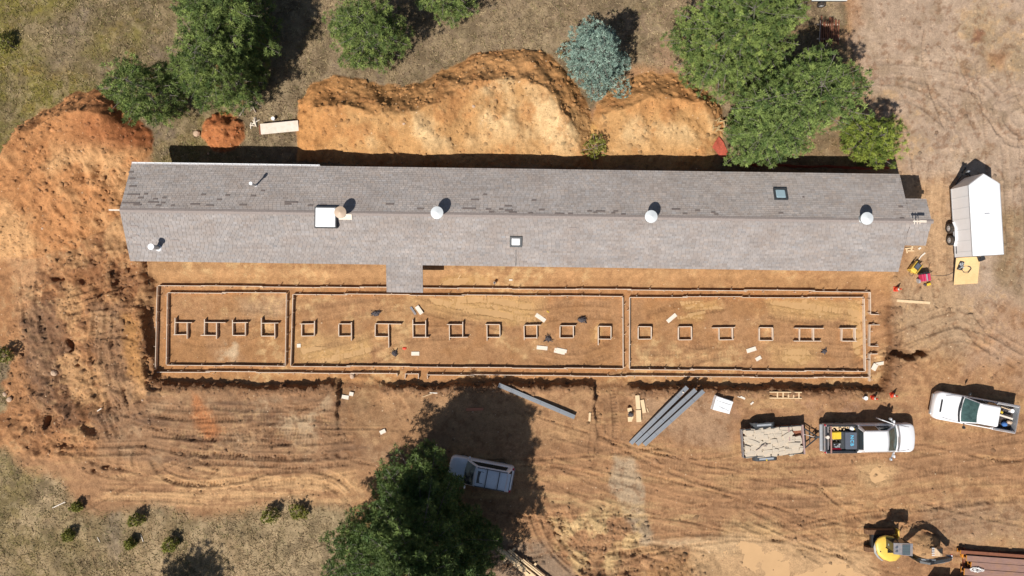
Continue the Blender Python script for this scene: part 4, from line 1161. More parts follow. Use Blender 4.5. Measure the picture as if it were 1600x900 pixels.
#@@PART3@@
# ------------------------------------------------------------------ vehicles
def outline(x0, x1, hw, rf, rb, n=5, bulge=0.0):
    """plan outline, front towards +x; rounded corners, counterclockwise from the rear right"""
    pts = []
    for (cx, cy, r, a0) in ((x1 - rf, -hw + rf * .8, rf, -90), (x1 - rf, hw - rf * .8, rf, 0)):
        for i in range(n + 1):
            a = R(a0 + 90 * i / n)
            pts.append((cx + r * math.cos(a), cy + r * .8 * math.sin(a)))
        if a0 == -90 and bulge:
            for k in range(1, 6): 
                y = (-hw + rf * .8) + (2 * hw - 1.6 * rf) * k / 6
                pts.append((x1 + bulge * (1 - (2 * k / 6 - 1) ** 2), y))
    for (cx, cy, r, a0) in ((x0 + rb, hw - rb * .8, rb, 90), (x0 + rb, -hw + rb * .8, rb, 180)):
        for i in range(n + 1):
            a = R(a0 + 90 * i / n)
            pts.append((cx + r * math.cos(a), cy + r * .8 * math.sin(a)))
    return pts
def wheel(parent, x, y, r=.38, w=.25):
    a = MB(); a.sm = False
    n = 18; s = 1 if y > 0 else -1
    prof_ = [(.62, -.5), (.92, -.5), (1, -.36), (1, .36), (.92, .5), (.62, .5)]
    rings = [[(x + math.cos(2 * math.pi * i / n) * r * k, y + w * q, r + math.sin(2 * math.pi * i / n) * r * k) for i in range(n)] for k, q in prof_]
    a.loft(rings, False, False)
    wo = part("wheel", a, M_tyre, parent)
    b = MB(); b.cyl((x, y - s * w * .1, r), (x, y + s * w * .42, r), r * .62, r * .56, n=14)
    b.cyl((x, y + s * w * .42, r), (x, y + s * w * .5, r), r * .2, n=8)
    part("rim", b, M_silver, wo)
def greenhouse(mb, xr, xf, xr2, xf2, hb, ht, z0, z1, bulge=.12):
    def ring(xa, xb, h, z, bl, r):
        pts = [(xa, -h + r), (xa + r, -h)] + [(xb - r * .6, -h)]
        for k in range(9):
            y = -h + 2 * h * k / 8; y *= .97
            pts.append((xb + bl * (1 - (k / 4 - 1) ** 2), y))
        pts += [(xb - r * .6, h), (xa + r, h), (xa, h - r)]
        return [(x, y, z) for x, y in pts]
    r0 = ring(xr, xf, hb, z0, bulge, .08); r1 = ring(xr2, xf2, ht, z1 - .05, bulge * .6, .08)
    r2 = ring(xr2 + .06, xf2 - .08, ht - .07, z1, bulge * .5, .08); r3 = ring(xr2 + .4, xf2 - .4, ht - .35, z1 + .03, .05, .08)
    mb.loft([r0, r1, r2, r3])
def glass_quad(A, B, C_, D_, off, bulge=None, n=8):
    """a pane between four corners (A bottom start, B bottom end, C top end, D top start), proud by off"""
    mb = MB(); A, B, C_, D_ = map(Vector, (A, B, C_, D_)); off = Vector(off)
    vs_ = []; 
    for j in (0, 1):
        for i in range(n + 1):
            s = i / n
            p = (A.lerp(B, s)) if j == 0 else (D_.lerp(C_, s))
            if bulge: p = p + Vector(bulge) * (1 - (2 * s - 1) ** 2)
            vs_.append(p + off)
    base = [v - off * 1.5 for v in vs_]
    m = n + 1
    allv = vs_ + base
    fs_ = []
    for i in range(n): fs_.append((i, i + 1, m + i + 1, m + i))
    k = len(vs_)
    for i in range(n):
        fs_.append((i + 1, i, k + i, k + i + 1)); fs_.append((m + i, m + i + 1, k + m + i + 1, k + m + i))
    fs_.append((0, m, k + m, k)); fs_.append((n, k + n, k + m + n, m + n))
    mb.add(allv, fs_); return mb
def body_shell(x0, x1, hw, z0, z1, rf, rb, nose=.16, hood_x=None):
    mb = MB(); mb.sm = True
    lv = [(z0, .05, .04), (z0 + .12, .0, .0), ((z0 + z1) / 2, -.0, 0), (z1 - .16, .01, .02), (z1 - .04, .05, .06), (z1, .12, .14), (z1 + .02, .45, .6)]
    rings = []
    for (z, iy, ix) in lv:
        o = outline(x0 + ix * .4, x1 - ix, hw - iy, rf, rb, bulge=.06)
        rr = []
        for x, y in o:
            f = max(0, (x - hood_x) / (x1 - hood_x)) if hood_x is not None else 0
            zz = z - (nose * f ** 1.6) * max(0, (z - z0) / (z1 - z0)) ** 2
            rr.append((x, y, zz))
        rings.append(rr)
    mb.loft(rings); return mb

def pickup(name, label, loc, rz, L, W, bed_len, cab_rear, roof_x, ws_x, roof_z=1.86, group=None, flare=0, door_open=False, rear_gate=M_silver, crew=True):
    """front at +x, origin at ground centre. cab_rear, roof_x=(rear,front), ws_x = windscreen foot, all from the rear bumper"""
    t = thing(name, label, "pickup truck", loc, rz, group)
    h = L / 2; hw = W / 2; X_ = lambda v: v - h
    zb = 1.08
    part("body", body_shell(X_(cab_rear), X_(L), hw, .32, zb, .42, .06, .2, X_(ws_x) + .1), M_carw, t)
    # bed
    a = MB(); bx0, bx1 = X_(.16), X_(cab_rear) - .02; zt = 1.10
    for s in (-1, 1):
        a.cbox(((bx0 + bx1) / 2, s * (hw - .075), (.42 + zt) / 2), (bx1 - bx0, .15, zt - .42), .03)
    a.cbox((bx1 - .05, 0, (.5 + zt) / 2), (.10, W - .3, zt - .5 - .01), .02)
    part("bed_side", a, M_carw if rear_gate is M_silver else M_silver, t)
    a = MB(); a.box(((bx0 + bx1) / 2, 0, .60), (bx1 - bx0 - .1, W - .31, .08))
    for k in range(9): a.box(((bx0 + bx1) / 2 - .02, -hw + .35 + k * (W - .7) / 8, .647), (bx1 - bx0 - .14, .05, .02))
    part("bed_floor", a, M_bed, t)
    a = MB()
    for s in (-1, 1): a.box(((bx0 + bx1) / 2, s * (hw - .075), zt + .012), (bx1 - bx0 - .04, .11, .02))
    a.box((bx0 + .04, 0, zt + .010), (.07, W - .26, .02))
    part("bed_rail", a, M_grey if rear_gate is M_silver else M_black, t)
    a = MB(); a.cbox((bx0 + .035, 0, .80), (.07, W - .32, .56), .015); g = part("tailgate", a, rear_gate, t)
    a = MB(); a.cbox((X_(.06), 0, .52), (.2, W - .1, .2), .05); part("rear_bumper", a, M_silver, t)
    a = MB(); a.cbox((X_(L) - .02, 0, .48), (.16, W - .5, .22), .05); part("front_bumper", a, M_silver, t)
    a = MB()
    for s in (-1, 1):
        a.cbox((X_(L) - .20, s * (hw - .32), .80), (.14, .34, .15), .03)
    for s in (-1, 1):
        b = MB(); b.cbox((X_(L) - .235, s * (hw - .30), .815), (.2, .30, .15), .04); part("headlight", b, M_skyg, t)
        b = MB(); b.cbox((bx0 + .01, s * (hw - .06), .92), (.08, .12, .28), .02); part("tail_light", b, M_red, t)
    # cab
    ca = MB(); xr, xf = X_(cab_rear) + .02, X_(ws_x) - .12; xr2, xf2 = X_(roof_x[0]), X_(roof_x[1]) - .06
    hb, ht = hw - .08, hw - .30
    greenhouse(ca, xr, xf, xr2, xf2, hb, ht, zb - .08, roof_z)
    part("cab", ca, M_carw, t)
    zA, zB = zb - .02, roof_z - .05
    def side(xa, xb, fa, fb, s, m=M_glass, z=(0.12, .86)):
        # xa..xb at belt, shrinks to fa..fb at the roof
        q = lambda f, u0, u1: (u0 + (u1 - u0) * f, s * (hb + (ht - hb) * f), zA + (zB - zA) * f)
        g_ = glass_quad(q(z[0], xa, fa), q(z[0], xb, fb), q(z[1], xb, fb), q(z[1], xa, fa), (0, s * .014, .006), n=1)
        part("side_window", g_, m, t)
    midb = (xr + xf) / 2 - .15
    for s in (-1, 1):
        side(xr + .22, midb - .04, xr2 + .12, midb - .04, s)
        side(midb + .05, xf - .25, midb + .05, xf2 - .12, s)
    # windscreen, rear window
    q = lambda f, y: (xf + (xf2 - xf) * f, y * (hb + (ht - hb) * f) * .93, zb - .08 + (roof_z - .05 - zb + .08) * f)
    up = Vector((.45, 0, .9)) * .018
    A, B, C2, D2 = q(.10, -1), q(.10, 1), q(.93, 1), q(.93, -1)
    mb = MB(); n = 8; rows = 5; vs_ = []
    for j in range(rows):
        f = .10 + .83 * j / (rows - 1)
        bl = .12 + (.072 - .12) * f
        for i in range(n + 1):
            y = (-1 + 2 * i / n)
            p = q(f, y); vs_.append((p[0] + bl * (1 - (y * .93) ** 2) + .016, p[1], p[2] + .02))
    mb.add(vs_, [(j * (n + 1) + i, j * (n + 1) + i + 1, (j + 1) * (n + 1) + i + 1, (j + 1) * (n + 1) + i) for j in range(rows - 1) for i in range(n)])
    part("windscreen", mb, M_glassg, t)
    wsp = MB()
    for s in (-1, 1):
        wsp.tube([(xf + .13, s * .1, zb + .04), (xf + .10, s * .1 - .62 if s > 0 else -.72, zb + .05)], .012, 4)
    part("wiper", wsp, M_black, t, kind='stuff')
    q = lambda f, y: (xr + (xr2 - xr) * f, y * (hb + (ht - hb) * f) * .82, zA + (zB - zA) * f)
    part("rear_window", glass_quad(q(.15, -1), q(.15, 1), q(.9, 1), q(.9, -1), (-.02, 0, .01), n=1), M_glass, t)
    # grooves between hood and wings, cowl
    a = MB()
    for s in (-1, 1):
        a.tube([(xf + .06, s * (hb - .02), zb + .004), (X_(L) - 1.0, s * (hb - .06), zb - .012), (X_(L) - .5, s * (hb - .14), zb - .06)], .012, 4)
    part("panel_gap", a, M_grey, t, kind='stuff')
    a = MB(); n = 8
    vs_ = []
    for j in (0, 1):
        for i in range(n + 1):
            y = -1 + 2 * i / n
            vs_.append((xf + .13 * (1 - y * y) + .02 + j * .13, y * (hb - .03), zb + .022 + (0 if j else .012)))
    a.add(vs_, [(i, n + 1 + i, n + 2 + i, i + 1) for i in range(n)])
    part("cowl", a, M_grey if flare else M_black, t)
    for s in (-1, 1):
        a = MB(); a.tube([(xf - .22, s * (hb), zb + .10), (xf - .24, s * (hw + .12), zb + .10)], .025, 5)
        a.cbox((xf - .25, s * (hw + .20), zb + .12), (.11, .2, .22), .03); part("mirror", a, M_black if not flare else M_carw, t)
    for s in (-1, 1):
        for xx in (X_(L) - 1.0, X_(1.28)):
            wheel(t, xx, s * (hw - .13), .40, .26)
    a = MB(); a.box((0, 0, .42), (L - .8, .9, .14)); part("chassis", a, M_black, t)
    return t, X_, hw, zb

# NCB pickup, facing east
px0 = P(1283, 685, .9); px1 = P(1427, 685, .7)
g = gz(24.9, -10.45)
tb, XX, hw, zb = pickup("pickup_truck", "white crew cab pickup with loaded bed and open rear door, towing the stone trailer", (24.88, -10.47, g), R(0.5), 6.45, 2.0, 2.2, 2.32, (2.40, 4.06), 5.16, 1.9, flare=1, rear_gate=M_dark)
# open north door
a = MB(); a.box((0, 0, 0), (.95, .07, .52)); a.box((0, .0, .50), (.92, .04, .06)); 
for x in (-.44, .44): a.box((x, 0, .38), (.06, .045, .28))
o = part("open_door", a, M_carw, tb, "open north side door standing ajar"); o.location = (XX(4.35), hw + .19, .80); o.rotation_euler = (0, 0, R(-20))
a = MB(); a.box((0, 0, .38), (.8, .02, .24)); d = link("pane", a.mesh("pane", M_glass), o)
# long towing mirrors
for s in (-1, 1):
    a = MB(); a.tube([(XX(4.80), s * (hw - .05), 1.12), (XX(4.62), s * (hw + .33), 1.16)], .04, 6); a.sm = True; a.blob((XX(4.58), s * (hw + .40), 1.18), (.11, .11, .16), 3, 10, 6, 0)
    part("towing_mirror", a, M_silver, tb)
# sliding rear bed frame and cargo: things resting in the bed
def inbed(t, x, y, z): 
    m = t.rotation_euler.z; c, s = math.cos(m), math.sin(m)
    return (t.location.x + x * c - y * s, t.location.y + x * s + y * c, t.location.z + z)
a = MB(); a.box((XX(.44), 0, 1.22), (.09, 1.86, .05))
for s in (-1, 1): a.box((XX(.44), s * .9, .95), (.08, .06, .55))
part("bed_rack", a, M_tan if False else mat("rusty_pink_rack", alb(165, 125, 115), rough=.8, var=.2), tb)
a = MB(); a.box((XX(.23), 0, .92), (.34, 1.8, .05)); part("rear_deck", a, M_grey, tb)
a = MB(); a.sm = False; a.cyl((0, 0, 0), (0, 0, .26), .10, .12, 12); single("bucket", a, M_foam, "small pale bucket on the rear deck of the towing pickup", "bucket", inbed(tb, XX(.22), .15, .95))
# toolbox with letters
tbx = thing("toolbox", "dark grey crossbed toolbox with pale blue letters NCB on its lid", "toolbox", inbed(tb, XX(1.86), -.1, .645), tb.rotation_euler.z)
a = MB(); a.cbox((0, 0, .25), (.80, 1.16, .5), .02); part("box", a, M_slate, tbx)
a = MB(); a.cbox((0, 0, .53), (.76, 1.18, .06), .02); lid = part("lid", a, M_slate, tbx)
a = MB(); a.cbox((-.53, 0, .21), (.22, 1.2, .42), .02); part("side_step", a, M_dark, tbx)
def text_mesh(body, size, m, depth=.006):
    cu = bpy.data.curves.new("letters", 'FONT'); cu.body = body; cu.size = size; cu.extrude = depth; cu.align_x = 'CENTER'; cu.align_y = 'CENTER'; cu.offset = .006; cu.space_character = 1.25
    ob = bpy.data.objects.new("tmp", cu); C.objects.link(ob)
    dg = bpy.context.evaluated_depsgraph_get(); dg.update()
    me = bpy.data.meshes.new_from_object(ob.evaluated_get(dg)); bpy.data.objects.remove(ob)
    me.materials.clear(); me.materials.append(m); return me
lt = link("letters", text_mesh("NCB", .32, M_let), lid); lt.location = (.02, .02, .566); lt.rotation_euler = (0, 0, R(-90))
a = MB(); a.box((XX(2.25), 0, .95), (.16, 1.7, .5)); part("headboard", a, M_black, tb)
a = MB(); a.cbox((0, 0, .17), (.68, .52, .34), .05); a.box((0, 0, .36), (.62, .46, .03)); single("tool_case", a, M_yelp, "yellow hard case in the bed of the towing pickup", "tool case", inbed(tb, XX(.98), .22, .66), R(3))
a = MB(); a.cyl((0, 0, 0), (0, 0, .30), .15, n=14); a.cyl((0, 0, .3), (0, 0, .36), .11, n=12); single("water_jug", a, M_white, "white jug beside the toolbox in the towing pickup", "jug", inbed(tb, XX(2.02), .68, .66))
a = MB(); a.cyl((0, 0, 0), (0, 0, .28), .12, n=14); a.blob((0, 0, .32), (.11, .11, .08), 2); single("water_jug", a, M_yelp, "yellow and red jug between the white jug and the cab", "jug", inbed(tb, XX(2.26) - .02, .66, .66))
a = MB(); a.cbox((0, 0, .12), (.66, .14, .24), .03); single("fuel_can", a, M_red, "long red fuel can on the south side of the loaded bed", "fuel can", inbed(tb, XX(1.0), -.76, .66))
def machine(label, loc, rz, size, m, cat="power tool", name="power_tool", seed=1, bits=9):
    rd2 = random.Random(seed); t = thing(name, label, cat, loc, rz)
    a = MB(); a.cbox((0, 0, size[2] * .35), (size[0], size[1], size[2] * .7), .03); part("housing", a, m, t)
    a = MB()
    for i in range(bits): a.cbox((rd2.uniform(-.4, .4) * size[0], rd2.uniform(-.4, .4) * size[1], size[2] * .75), (rd2.uniform(.1, .3) * size[0], rd2.uniform(.1, .3) * size[1], size[2] * rd2.uniform(.1, .3)), .008, rd2.uniform(0, 1))
    part("fittings", a, M_silver, t, kind='stuff')
    return t
machine("black and silver power tool beside the red fuel can", inbed(tb, XX(1.0), -.46, .66), 0, (.5, .36, .3), M_black, seed=4)
a = MB(); a.blob((0, 0, .14), (.17, .2, .2), 5); single("work_bag", a, M_yelp, "small yellow bag beside the power tool in the loaded bed", "bag", inbed(tb, XX(1.42), -.45, .66))
a = MB()
rd = random.Random(5)
for i in range(46): a.cbox((rd.uniform(-.62, .62), rd.uniform(-.14, .14), rd.uniform(0, .12)), (rd.uniform(.05, .14), rd.uniform(.03, .08), .03), .004, rd.uniform(0, 3))
o = single("offcuts", a, M_lum, "loose yellow wood offcuts along the north side of the loaded bed", "offcuts", inbed(tb, XX(1.2), .72, .80)); o['kind'] = 'stuff'
a = MB()
for i in range(30): a.cbox((rd.uniform(-.4, .4), rd.uniform(-.45, .45), rd.uniform(0, .06)), (rd.uniform(.04, .2), rd.uniform(.03, .1), .04), .004, rd.uniform(0, 3))
o = single("scrap", a, M_grey, "grey scrap and gravel on the floor of the loaded bed", "scrap", inbed(tb, XX(1.25), -.1, .67)); o['kind'] = 'stuff'

# right hand pickup, facing west
ang = math.atan2(1.05, -5.76)
g = gz(32.4, -8.65)
ta, XX, hw, zb = pickup("pickup_truck", "white pickup parked alone at the right edge, cluttered open bed facing away", (32.42, -8.66, g), ang, 5.85, 1.98, 1.75, 1.82, (2.0, 3.42), 4.20, 1.88)
a = MB(); a.cbox((XX(5.85) - .36, 0, .965), (.12, .9, .04), .02); o = part("hood_scoop", a, M_black, ta)
a = MB()
for i in range(26): a.cbox((rd.uniform(-.5, .6), rd.uniform(-.6, .6), rd.uniform(0, .1)), (rd.uniform(.06, .3), rd.uniform(.03, .12), .05), .004, rd.uniform(0, 3))
o = single("scrap", a, M_bag, "dark odds and ends on the bed floor of the lone pickup", "scrap", inbed(ta, XX(1.0), 0, .66), ang); o['kind'] = 'stuff'
def bedthing(name, mb, m, label, cat, x, y, rz=0, z=.68): return single(name, mb, m, label, cat, inbed(ta, XX(x), y, z), ang + rz)
a = MB(); a.box((0, 0, 0), (1.12, .12, .04)); bedthing("plank", a, M_foam, "white plank lying lengthwise in the lone pickup's bed", "plank", 1.05, -.05, R(-7), 1.05)
a = MB(); a.box((0, 0, 0), (.7, .05, .05)); bedthing("stick", a, M_lum, "thin pale stick near the north side of the lone pickup's bed", "stick", 1.05, -.62, R(-8), 1.0)
a = MB(); a.cyl((0, 0, 0), (0, 0, .3), .12, .14, 14); bedthing("bucket", a, M_white, "white bucket in the back corner of the lone pickup's bed", "bucket", .55, -.52, 0)
a = MB(); a.blob((0, 0, .16), (.18, .17, .2), 6, 10, 6, .12); bedthing("blue_bag", a, M_blue, "blue bundle at the south side of the lone pickup's bed", "bag", .85, .48)
a = MB(); a.blob((0, 0, .14), (.22, .16, .16), 7, 9, 6, .15); bedthing("cardboard_roll", a, M_tan, "tan crumpled sack next to the blue bundle", "sack", .52, .28)
a = MB(); a.blob((0, 0, .14), (.17, .12, .14), 8, 9, 6, .2); bedthing("orange_bag", a, M_cone, "orange bag against the cab of the lone pickup", "bag", 1.50, .36)
a = MB(); a.cbox((0, 0, .2), (.24, .34, .4), .03); bedthing("paper_sack", a, M_foam, "white sack against the cab of the lone pickup", "sack", 1.55, -.35)
a = MB(); a.cbox((0, 0, .14), (.2, .2, .28), .03); bedthing("blue_tub", a, M_skyg, "pale blue tub beside the white sack", "tub", 1.58, -.02)
a = MB(); a.blob((0, 0, .14), (.14, .13, .14), 9, 9, 6, .2); bedthing("work_bag", a, M_yelp, "small yellow and brown bag in the middle of the lone pickup's bed", "bag", 1.22, -.3)

# white SUV, facing west under the tree
ang = math.atan2(.80, -4.3)
tcx, tcy = -2.18, -12.98
ts = thing("suv", "white sport utility car with roof rack, nose under the big pine", "car", (tcx, tcy, gz(tcx, tcy)), ang)
L = 4.5; W = 1.86; h = L / 2; hw = W / 2; zb = 1.0; X_ = lambda v: v - h
part("body", body_shell(-h, h, hw, .28, zb, .38, .25, .14, X_(3.2)), M_carw, ts)
ca = MB(); xr, xf, xr2, xf2 = -h + .10, X_(3.32), -h + .38, X_(2.62); hb, ht = hw - .07, hw - .23; rz_ = 1.66
greenhouse(ca, xr, xf, xr2, xf2, hb, ht, zb - .06, rz_, .1); part("cab", ca, M_carw, ts)
zA, zB = zb - .02, rz_ - .05
for s in (-1, 1):
    q = lambda f, x: (x, s * (hb + (ht - hb) * f), zA + (zB - zA) * f)
    part("side_window", glass_quad(q(.12, xr + .35), q(.12, xf - .30), q(.84, xf2 - .12), q(.84, xr2 + .20), (0, s * .014, .006), n=1), M_glass, ts)
n = 8; rows = 4; vs_ = []
for j in range(rows):
    f = .08 + .86 * j / (rows - 1)
    for i in range(n + 1):
        y = -1 + 2 * i / n
        vs_.append((xf + (xf2 - xf) * f + (.1 - .04 * f) * (1 - (y * .93) ** 2) + .02, y * (hb + (ht - hb) * f) * .93, zb - .06 + (rz_ - .05 - zb + .06) * f + .02))
mb = MB(); mb.add(vs_, [(j * (n + 1) + i, j * (n + 1) + i + 1, (j + 1) * (n + 1) + i + 1, (j + 1) * (n + 1) + i) for j in range(rows - 1) for i in range(n)])
part("windscreen", mb, mat("blue_glass", (.02, .035, .055), rough=.1, spec=.8, var=.5, vscale=2.5), ts)
q = lambda f, y: (xr + (xr2 - xr) * f, y * (hb + (ht - hb) * f) * .84, zA + (zB - zA) * f)
part("rear_window", glass_quad(q(.2, -1), q(.2, 1), q(.92, 1), q(.92, -1), (-.025, 0, .012), n=1), M_glass, ts)
a = MB(); a.cbox((X_(2.24), 0, rz_ + .012), (.44, .84, .03), .01); part("sunroof", a, M_glass, ts)
for s in (-1, 1):
    a = MB(); a.box((X_(1.5), s * (ht - .06), rz_ + .045), (2.1, .04, .03))
    for x in (.5, 1.9, 2.5): a.box((X_(x), s * (ht - .06), rz_ + .01), (.08, .04, .06))
    part("roof_rail", a, M_black, ts)
for x in (1.83, .98):
    a = MB(); a.box((X_(x), 0, rz_ + .065), (.05, 2 * ht - .1, .025)); part("cross_bar", a, M_black, ts)
for s in (-1, 1):
    a = MB(); a.cbox((xf - .12, s * (hw + .10), zb + .06), (.12, .2, .14), .03); part("mirror", a, M_carw, ts)
    a = MB(); a.cbox((-h + .08, s * (hw - .16), .92), (.14, .14, .22), .02); part("tail_light", a, M_red, ts)
    a = MB(); a.cbox((h - .2, s * (hw - .26), .76), (.2, .28, .12), .03); part("headlight", a, M_skyg, ts)
    for x in (X_(.85), X_(3.6)): wheel(ts, x, s * (hw - .12), .35, .22)
a = MB(); a.cbox((-h - .0, 0, .55), (.14, W - .3, .22), .04); part("rear_bumper", a, M_grey, ts)
a = MB(); a.box((-h + .3, 0, rz_ + .0), (.2, 1.2, .04)); part("spoiler", a, M_carw, ts)

# stone trailer
ang = R(4.0); tcx, tcy = P(1207, 689.5, .75).x, P(1207, 689.5, .75).y
tt = thing("utility_trailer", "open tandem axle trailer loaded with broken pale stone slabs", "trailer", (tcx, tcy, gz(tcx, tcy)), ang)
a = MB(); TL, TW = 4.2, 1.98; a.box((0, 0, .56), (TL, TW, .10)); part("deck", a, M_rust, tt)
a = MB()
for s in (-1, 1):
    a.box((0, s * (TW / 2 - .02), .86), (TL, .05, .05)); a.box((0, s * (TW / 2 - .02), .70), (TL - .06, .03, .26))
    for k in range(7): a.box((-TL / 2 + .04 + k * (TL - .08) / 6, s * (TW / 2 + .018), .74), (.06, .04, .30))
part("side_rail", a, M_dark, tt)
mpk = mat("faded_pink_frame", alb(176, 148, 142), rough=.8, var=.2)
a = MB(); a.box((TL / 2 + .03, 0, .89), (.10, TW + .08, .10)); a.box((TL / 2 + .03, 0, .66), (.06, TW, .34)); part("front_rail", a, mpk, tt)
a = MB(); a.box((TL / 2 - .95, .45, .9), (.08, .95, .06)); part("divider", a, mpk, tt)
a = MB(); a.box((-TL / 2 - .03, 0, .74), (.05, TW, .34)); a.box((-TL / 2 - .03, -.0, .92), (.04, TW, .04)); part("rear_gate", a, M_grey, tt)
for s in (-1, 1):
    a = MB(); n = 12; rings = []
    for k in range(n + 1):
        an = math.pi * k / n; x = -.52 + .86 * math.cos(an) * -1; z = .42 + .42 * min(1, 1.4 * math.sin(an))
        rings.append([(x, s * (TW / 2 + .03), z), (x, s * (TW / 2 + .34), z), (x, s * (TW / 2 + .34), z - .03), (x, s * (TW / 2 + .03), z - .03)])
    a.loft(rings); fe = part("fender", a, M_dark, tt)
    a = MB(); a.box((-.52, s * (TW / 2 + .19), .842), (1.0, .12, .006)); link("worn_strip", a.mesh("worn_strip", M_silver), fe)
    for x in (-.94, -.10): wheel(tt, x, s * (TW / 2 + .18), .34, .2)
a = MB(); a.cyl((-.52, -(TW / 2 + .27), .845), (-.52, -(TW / 2 + .27), .875), .05, n=10); part("marker_light", a, M_yelp, tt)
a = MB()
for s in (-1, 1): a.tube([(TL / 2, s * .88, .5), (TL / 2 + 1.15, s * .06, .5)], .05, 4)
for x, y in ((.3, .68), (.62, .44)): a.box((TL / 2 + x, 0, .5), (.05, 2 * y, .05))
a.box((TL / 2 + 1.2, 0, .5), (.4, .12, .10)); a.cyl((TL / 2 + .9, .0, .3), (TL / 2 + .9, 0, .95), .04, n=8)
part("tongue", a, M_dark, tt)
a = MB(); a.tube([(TL / 2 + .1, .35, .9), (TL / 2 + .5, .2, .62), (TL / 2 + .85, .08, .7)], .018, 5); part("white_strap", a, M_rope, tt)
# slabs
a = MB(); rdq = random.Random(77)
for i in range(120): a.cbox((rdq.uniform(-TL / 2 + .15, TL / 2 - .95), rdq.uniform(-TW / 2 + .12, TW / 2 - .12), .76 + rdq.uniform(0, .04)), (rdq.uniform(.15, .4), rdq.uniform(.1, .25), .1), .02, rdq.uniform(0, 3))
o = single("stone_rubble", a, M_stone, "small pale stone rubble between the slabs on the trailer", "rubble", (tt.location.x, tt.location.y, tt.location.z), ang, kind='stuff')
rd = random.Random(21); cells = []
ns = 0
for iy in range(13):
    lay2 = iy >= 8
    y = -TW / 2 + (.14 + iy * .235 if not lay2 else .3 + (iy - 8) * .36)
    x = -TL / 2 + .08 + rd.uniform(0, .25)
    while x < TL / 2 - .25:
        wd = rd.uniform(.35, 1.0); 
        if x + wd > TL / 2 - .06: wd = TL / 2 - .06 - x
        inred = (x + wd / 2 > TL / 2 - .9) and y > .28
        if not inred or rd.random() < .15:
            hh = rd.uniform(.20, .25) + (.05 if lay2 else 0); k = rd.uniform(.14, .19)
            if lay2 and rd.random() < .35: x += wd; continue
            pts = []
            for (ax, ay) in ((-1, -1), (0, -1.05), (1, -.9), (1, .9), (.1, 1.05), (-1, 1)):
                pts.append((ax * wd / 2 * rd.uniform(.86, 1.06), ay * k * rd.uniform(.9, 1.15)))
            mb = MB(); mb.loft([[(px_, py_, -hh) for px_, py_ in pts], [(px_, py_, 0) for px_, py_ in pts], [(px_ * .93, py_ * .9, .012) for px_, py_ in pts]])
            lx, ly = x + wd / 2, y
            c, s = math.cos(ang), math.sin(ang)
            o = single("stone_slab", mb, M_stone, "broken pale stone slab lying among the others on the trailer", "stone slab",
                       (tcx + lx * c - ly * s, tcy + lx * s + ly * c, tt.location.z + .62 + hh + rd.uniform(0, .05)), ang + rd.uniform(-.28, .28), "pale stone slabs heaped on the trailer")
            o.rotation_euler = (rd.uniform(-.05, .05), rd.uniform(-.06, .06), ang + rd.choice([rd.uniform(-.08, .08), rd.uniform(-.5, .5)]))
            ns += 1
        x += wd + .03
c, s = math.cos(ang), math.sin(ang)
a = MB(); a.tube([(-.95, -.45, 0), (-.7, -.32, .03), (-.55, -.15, .05), (-.3, -.05, .05), (-.15, -.12, .03)], .035, 6); a.tube([(-.55, -.15, .05), (-.2, -.2, .05)], .025, 5)
single("branch", a, M_dead, "crooked grey brown branch lying on the stone load", "branch", (tcx - .3 * c, tcy - .1, tt.location.z + .97), ang)

# enclosed cargo trailer
Zr = 2.45
nose = P(1540, 273, Zr); bl_ = P(1521, 400.5, Zr); br_ = P(1569.5, 397, Zr); tl_ = P(1515.5, 290.5, Zr); tr_ = P(1562, 285, Zr)
cen = (bl_ + br_) / 2; hd = ((tl_ + tr_) / 2 - cen); ang = math.atan2(hd.y, hd.x); BL = hd.length + .0; BW = (br_ - bl_).length
te = thing("cargo_trailer", "tall white enclosed cargo trailer with pointed nose and ramp lowered", "trailer", (cen.x, cen.y, gz(cen.x, cen.y)), ang)
pts = [(0, -BW / 2), (BL, -BW / 2), (BL + .12, -BW / 2 + .12), (BL + .70, -.07), (BL + .74, 0), (BL + .70, .07), (BL + .12, BW / 2 - .12), (BL, BW / 2), (0, BW / 2)]
def inset(pp, k): 
    cx = BL / 2
    return [(cx + (x - cx) * (1 - k / BL * 2), y * (1 - k / BW * 2)) for x, y in pp]
zr = Zr - te.location.z
a = MB(); a.loft([[(x, y, .48) for x, y in pts], [(x, y, zr - .10) for x, y in pts], [(x, y, zr - .03) for x, y in inset(pts, .03)], [(x, y, zr) for x, y in inset(pts, .10)]], True, True)
part("box", a, M_white, te)
a = MB()
for k in range(6):
    x = .35 + k * (BL - .3) / 6
    for s in (-1, 1): a.box((x, s * (BW / 2 + .004), (zr + .4) / 2), (.03, .008, zr - .62))
part("panel_seam", a, M_pale, te, kind='stuff')
a = MB()
for s in (-1, 1): a.box((BL / 2, s * (BW / 2 + .012), zr - .085), (BL, .024, .05)); a.box((BL / 2, s * (BW / 2 + .012), .50), (BL, .024, .07))
a.box((-.012, 0, zr - .085), (.024, BW, .05)); part("corner_trim", a, M_silver, te)
a = MB(); a.box((.06, -BW / 2 + .12, zr + .004), (.0, .0, .0)) if False else a.cbox((BL * .55, 0, zr + .05), (.36, .36, .10), .03); part("roof_hatch", a, M_white, te)
s = 1
for s in (1, -1):
    for x in (1.22, 2.06): wheel(te, x, s * (BW / 2 + .15), .36, .24)
    a = MB(); n = 8; rings = []
    for k in range(n + 1):
        f = k / n; x = .80 + 1.68 * f; z = .62 + .22 * min(1, 4 * min(f, 1 - f))
        rings.append([(x, s * (BW / 2), z), (x, s * (BW / 2 + .12), z), (x, s * (BW / 2 + .12), z - .03), (x, s * (BW / 2), z - .03)])
    a.loft(rings); part("fender", a, M_white, te)
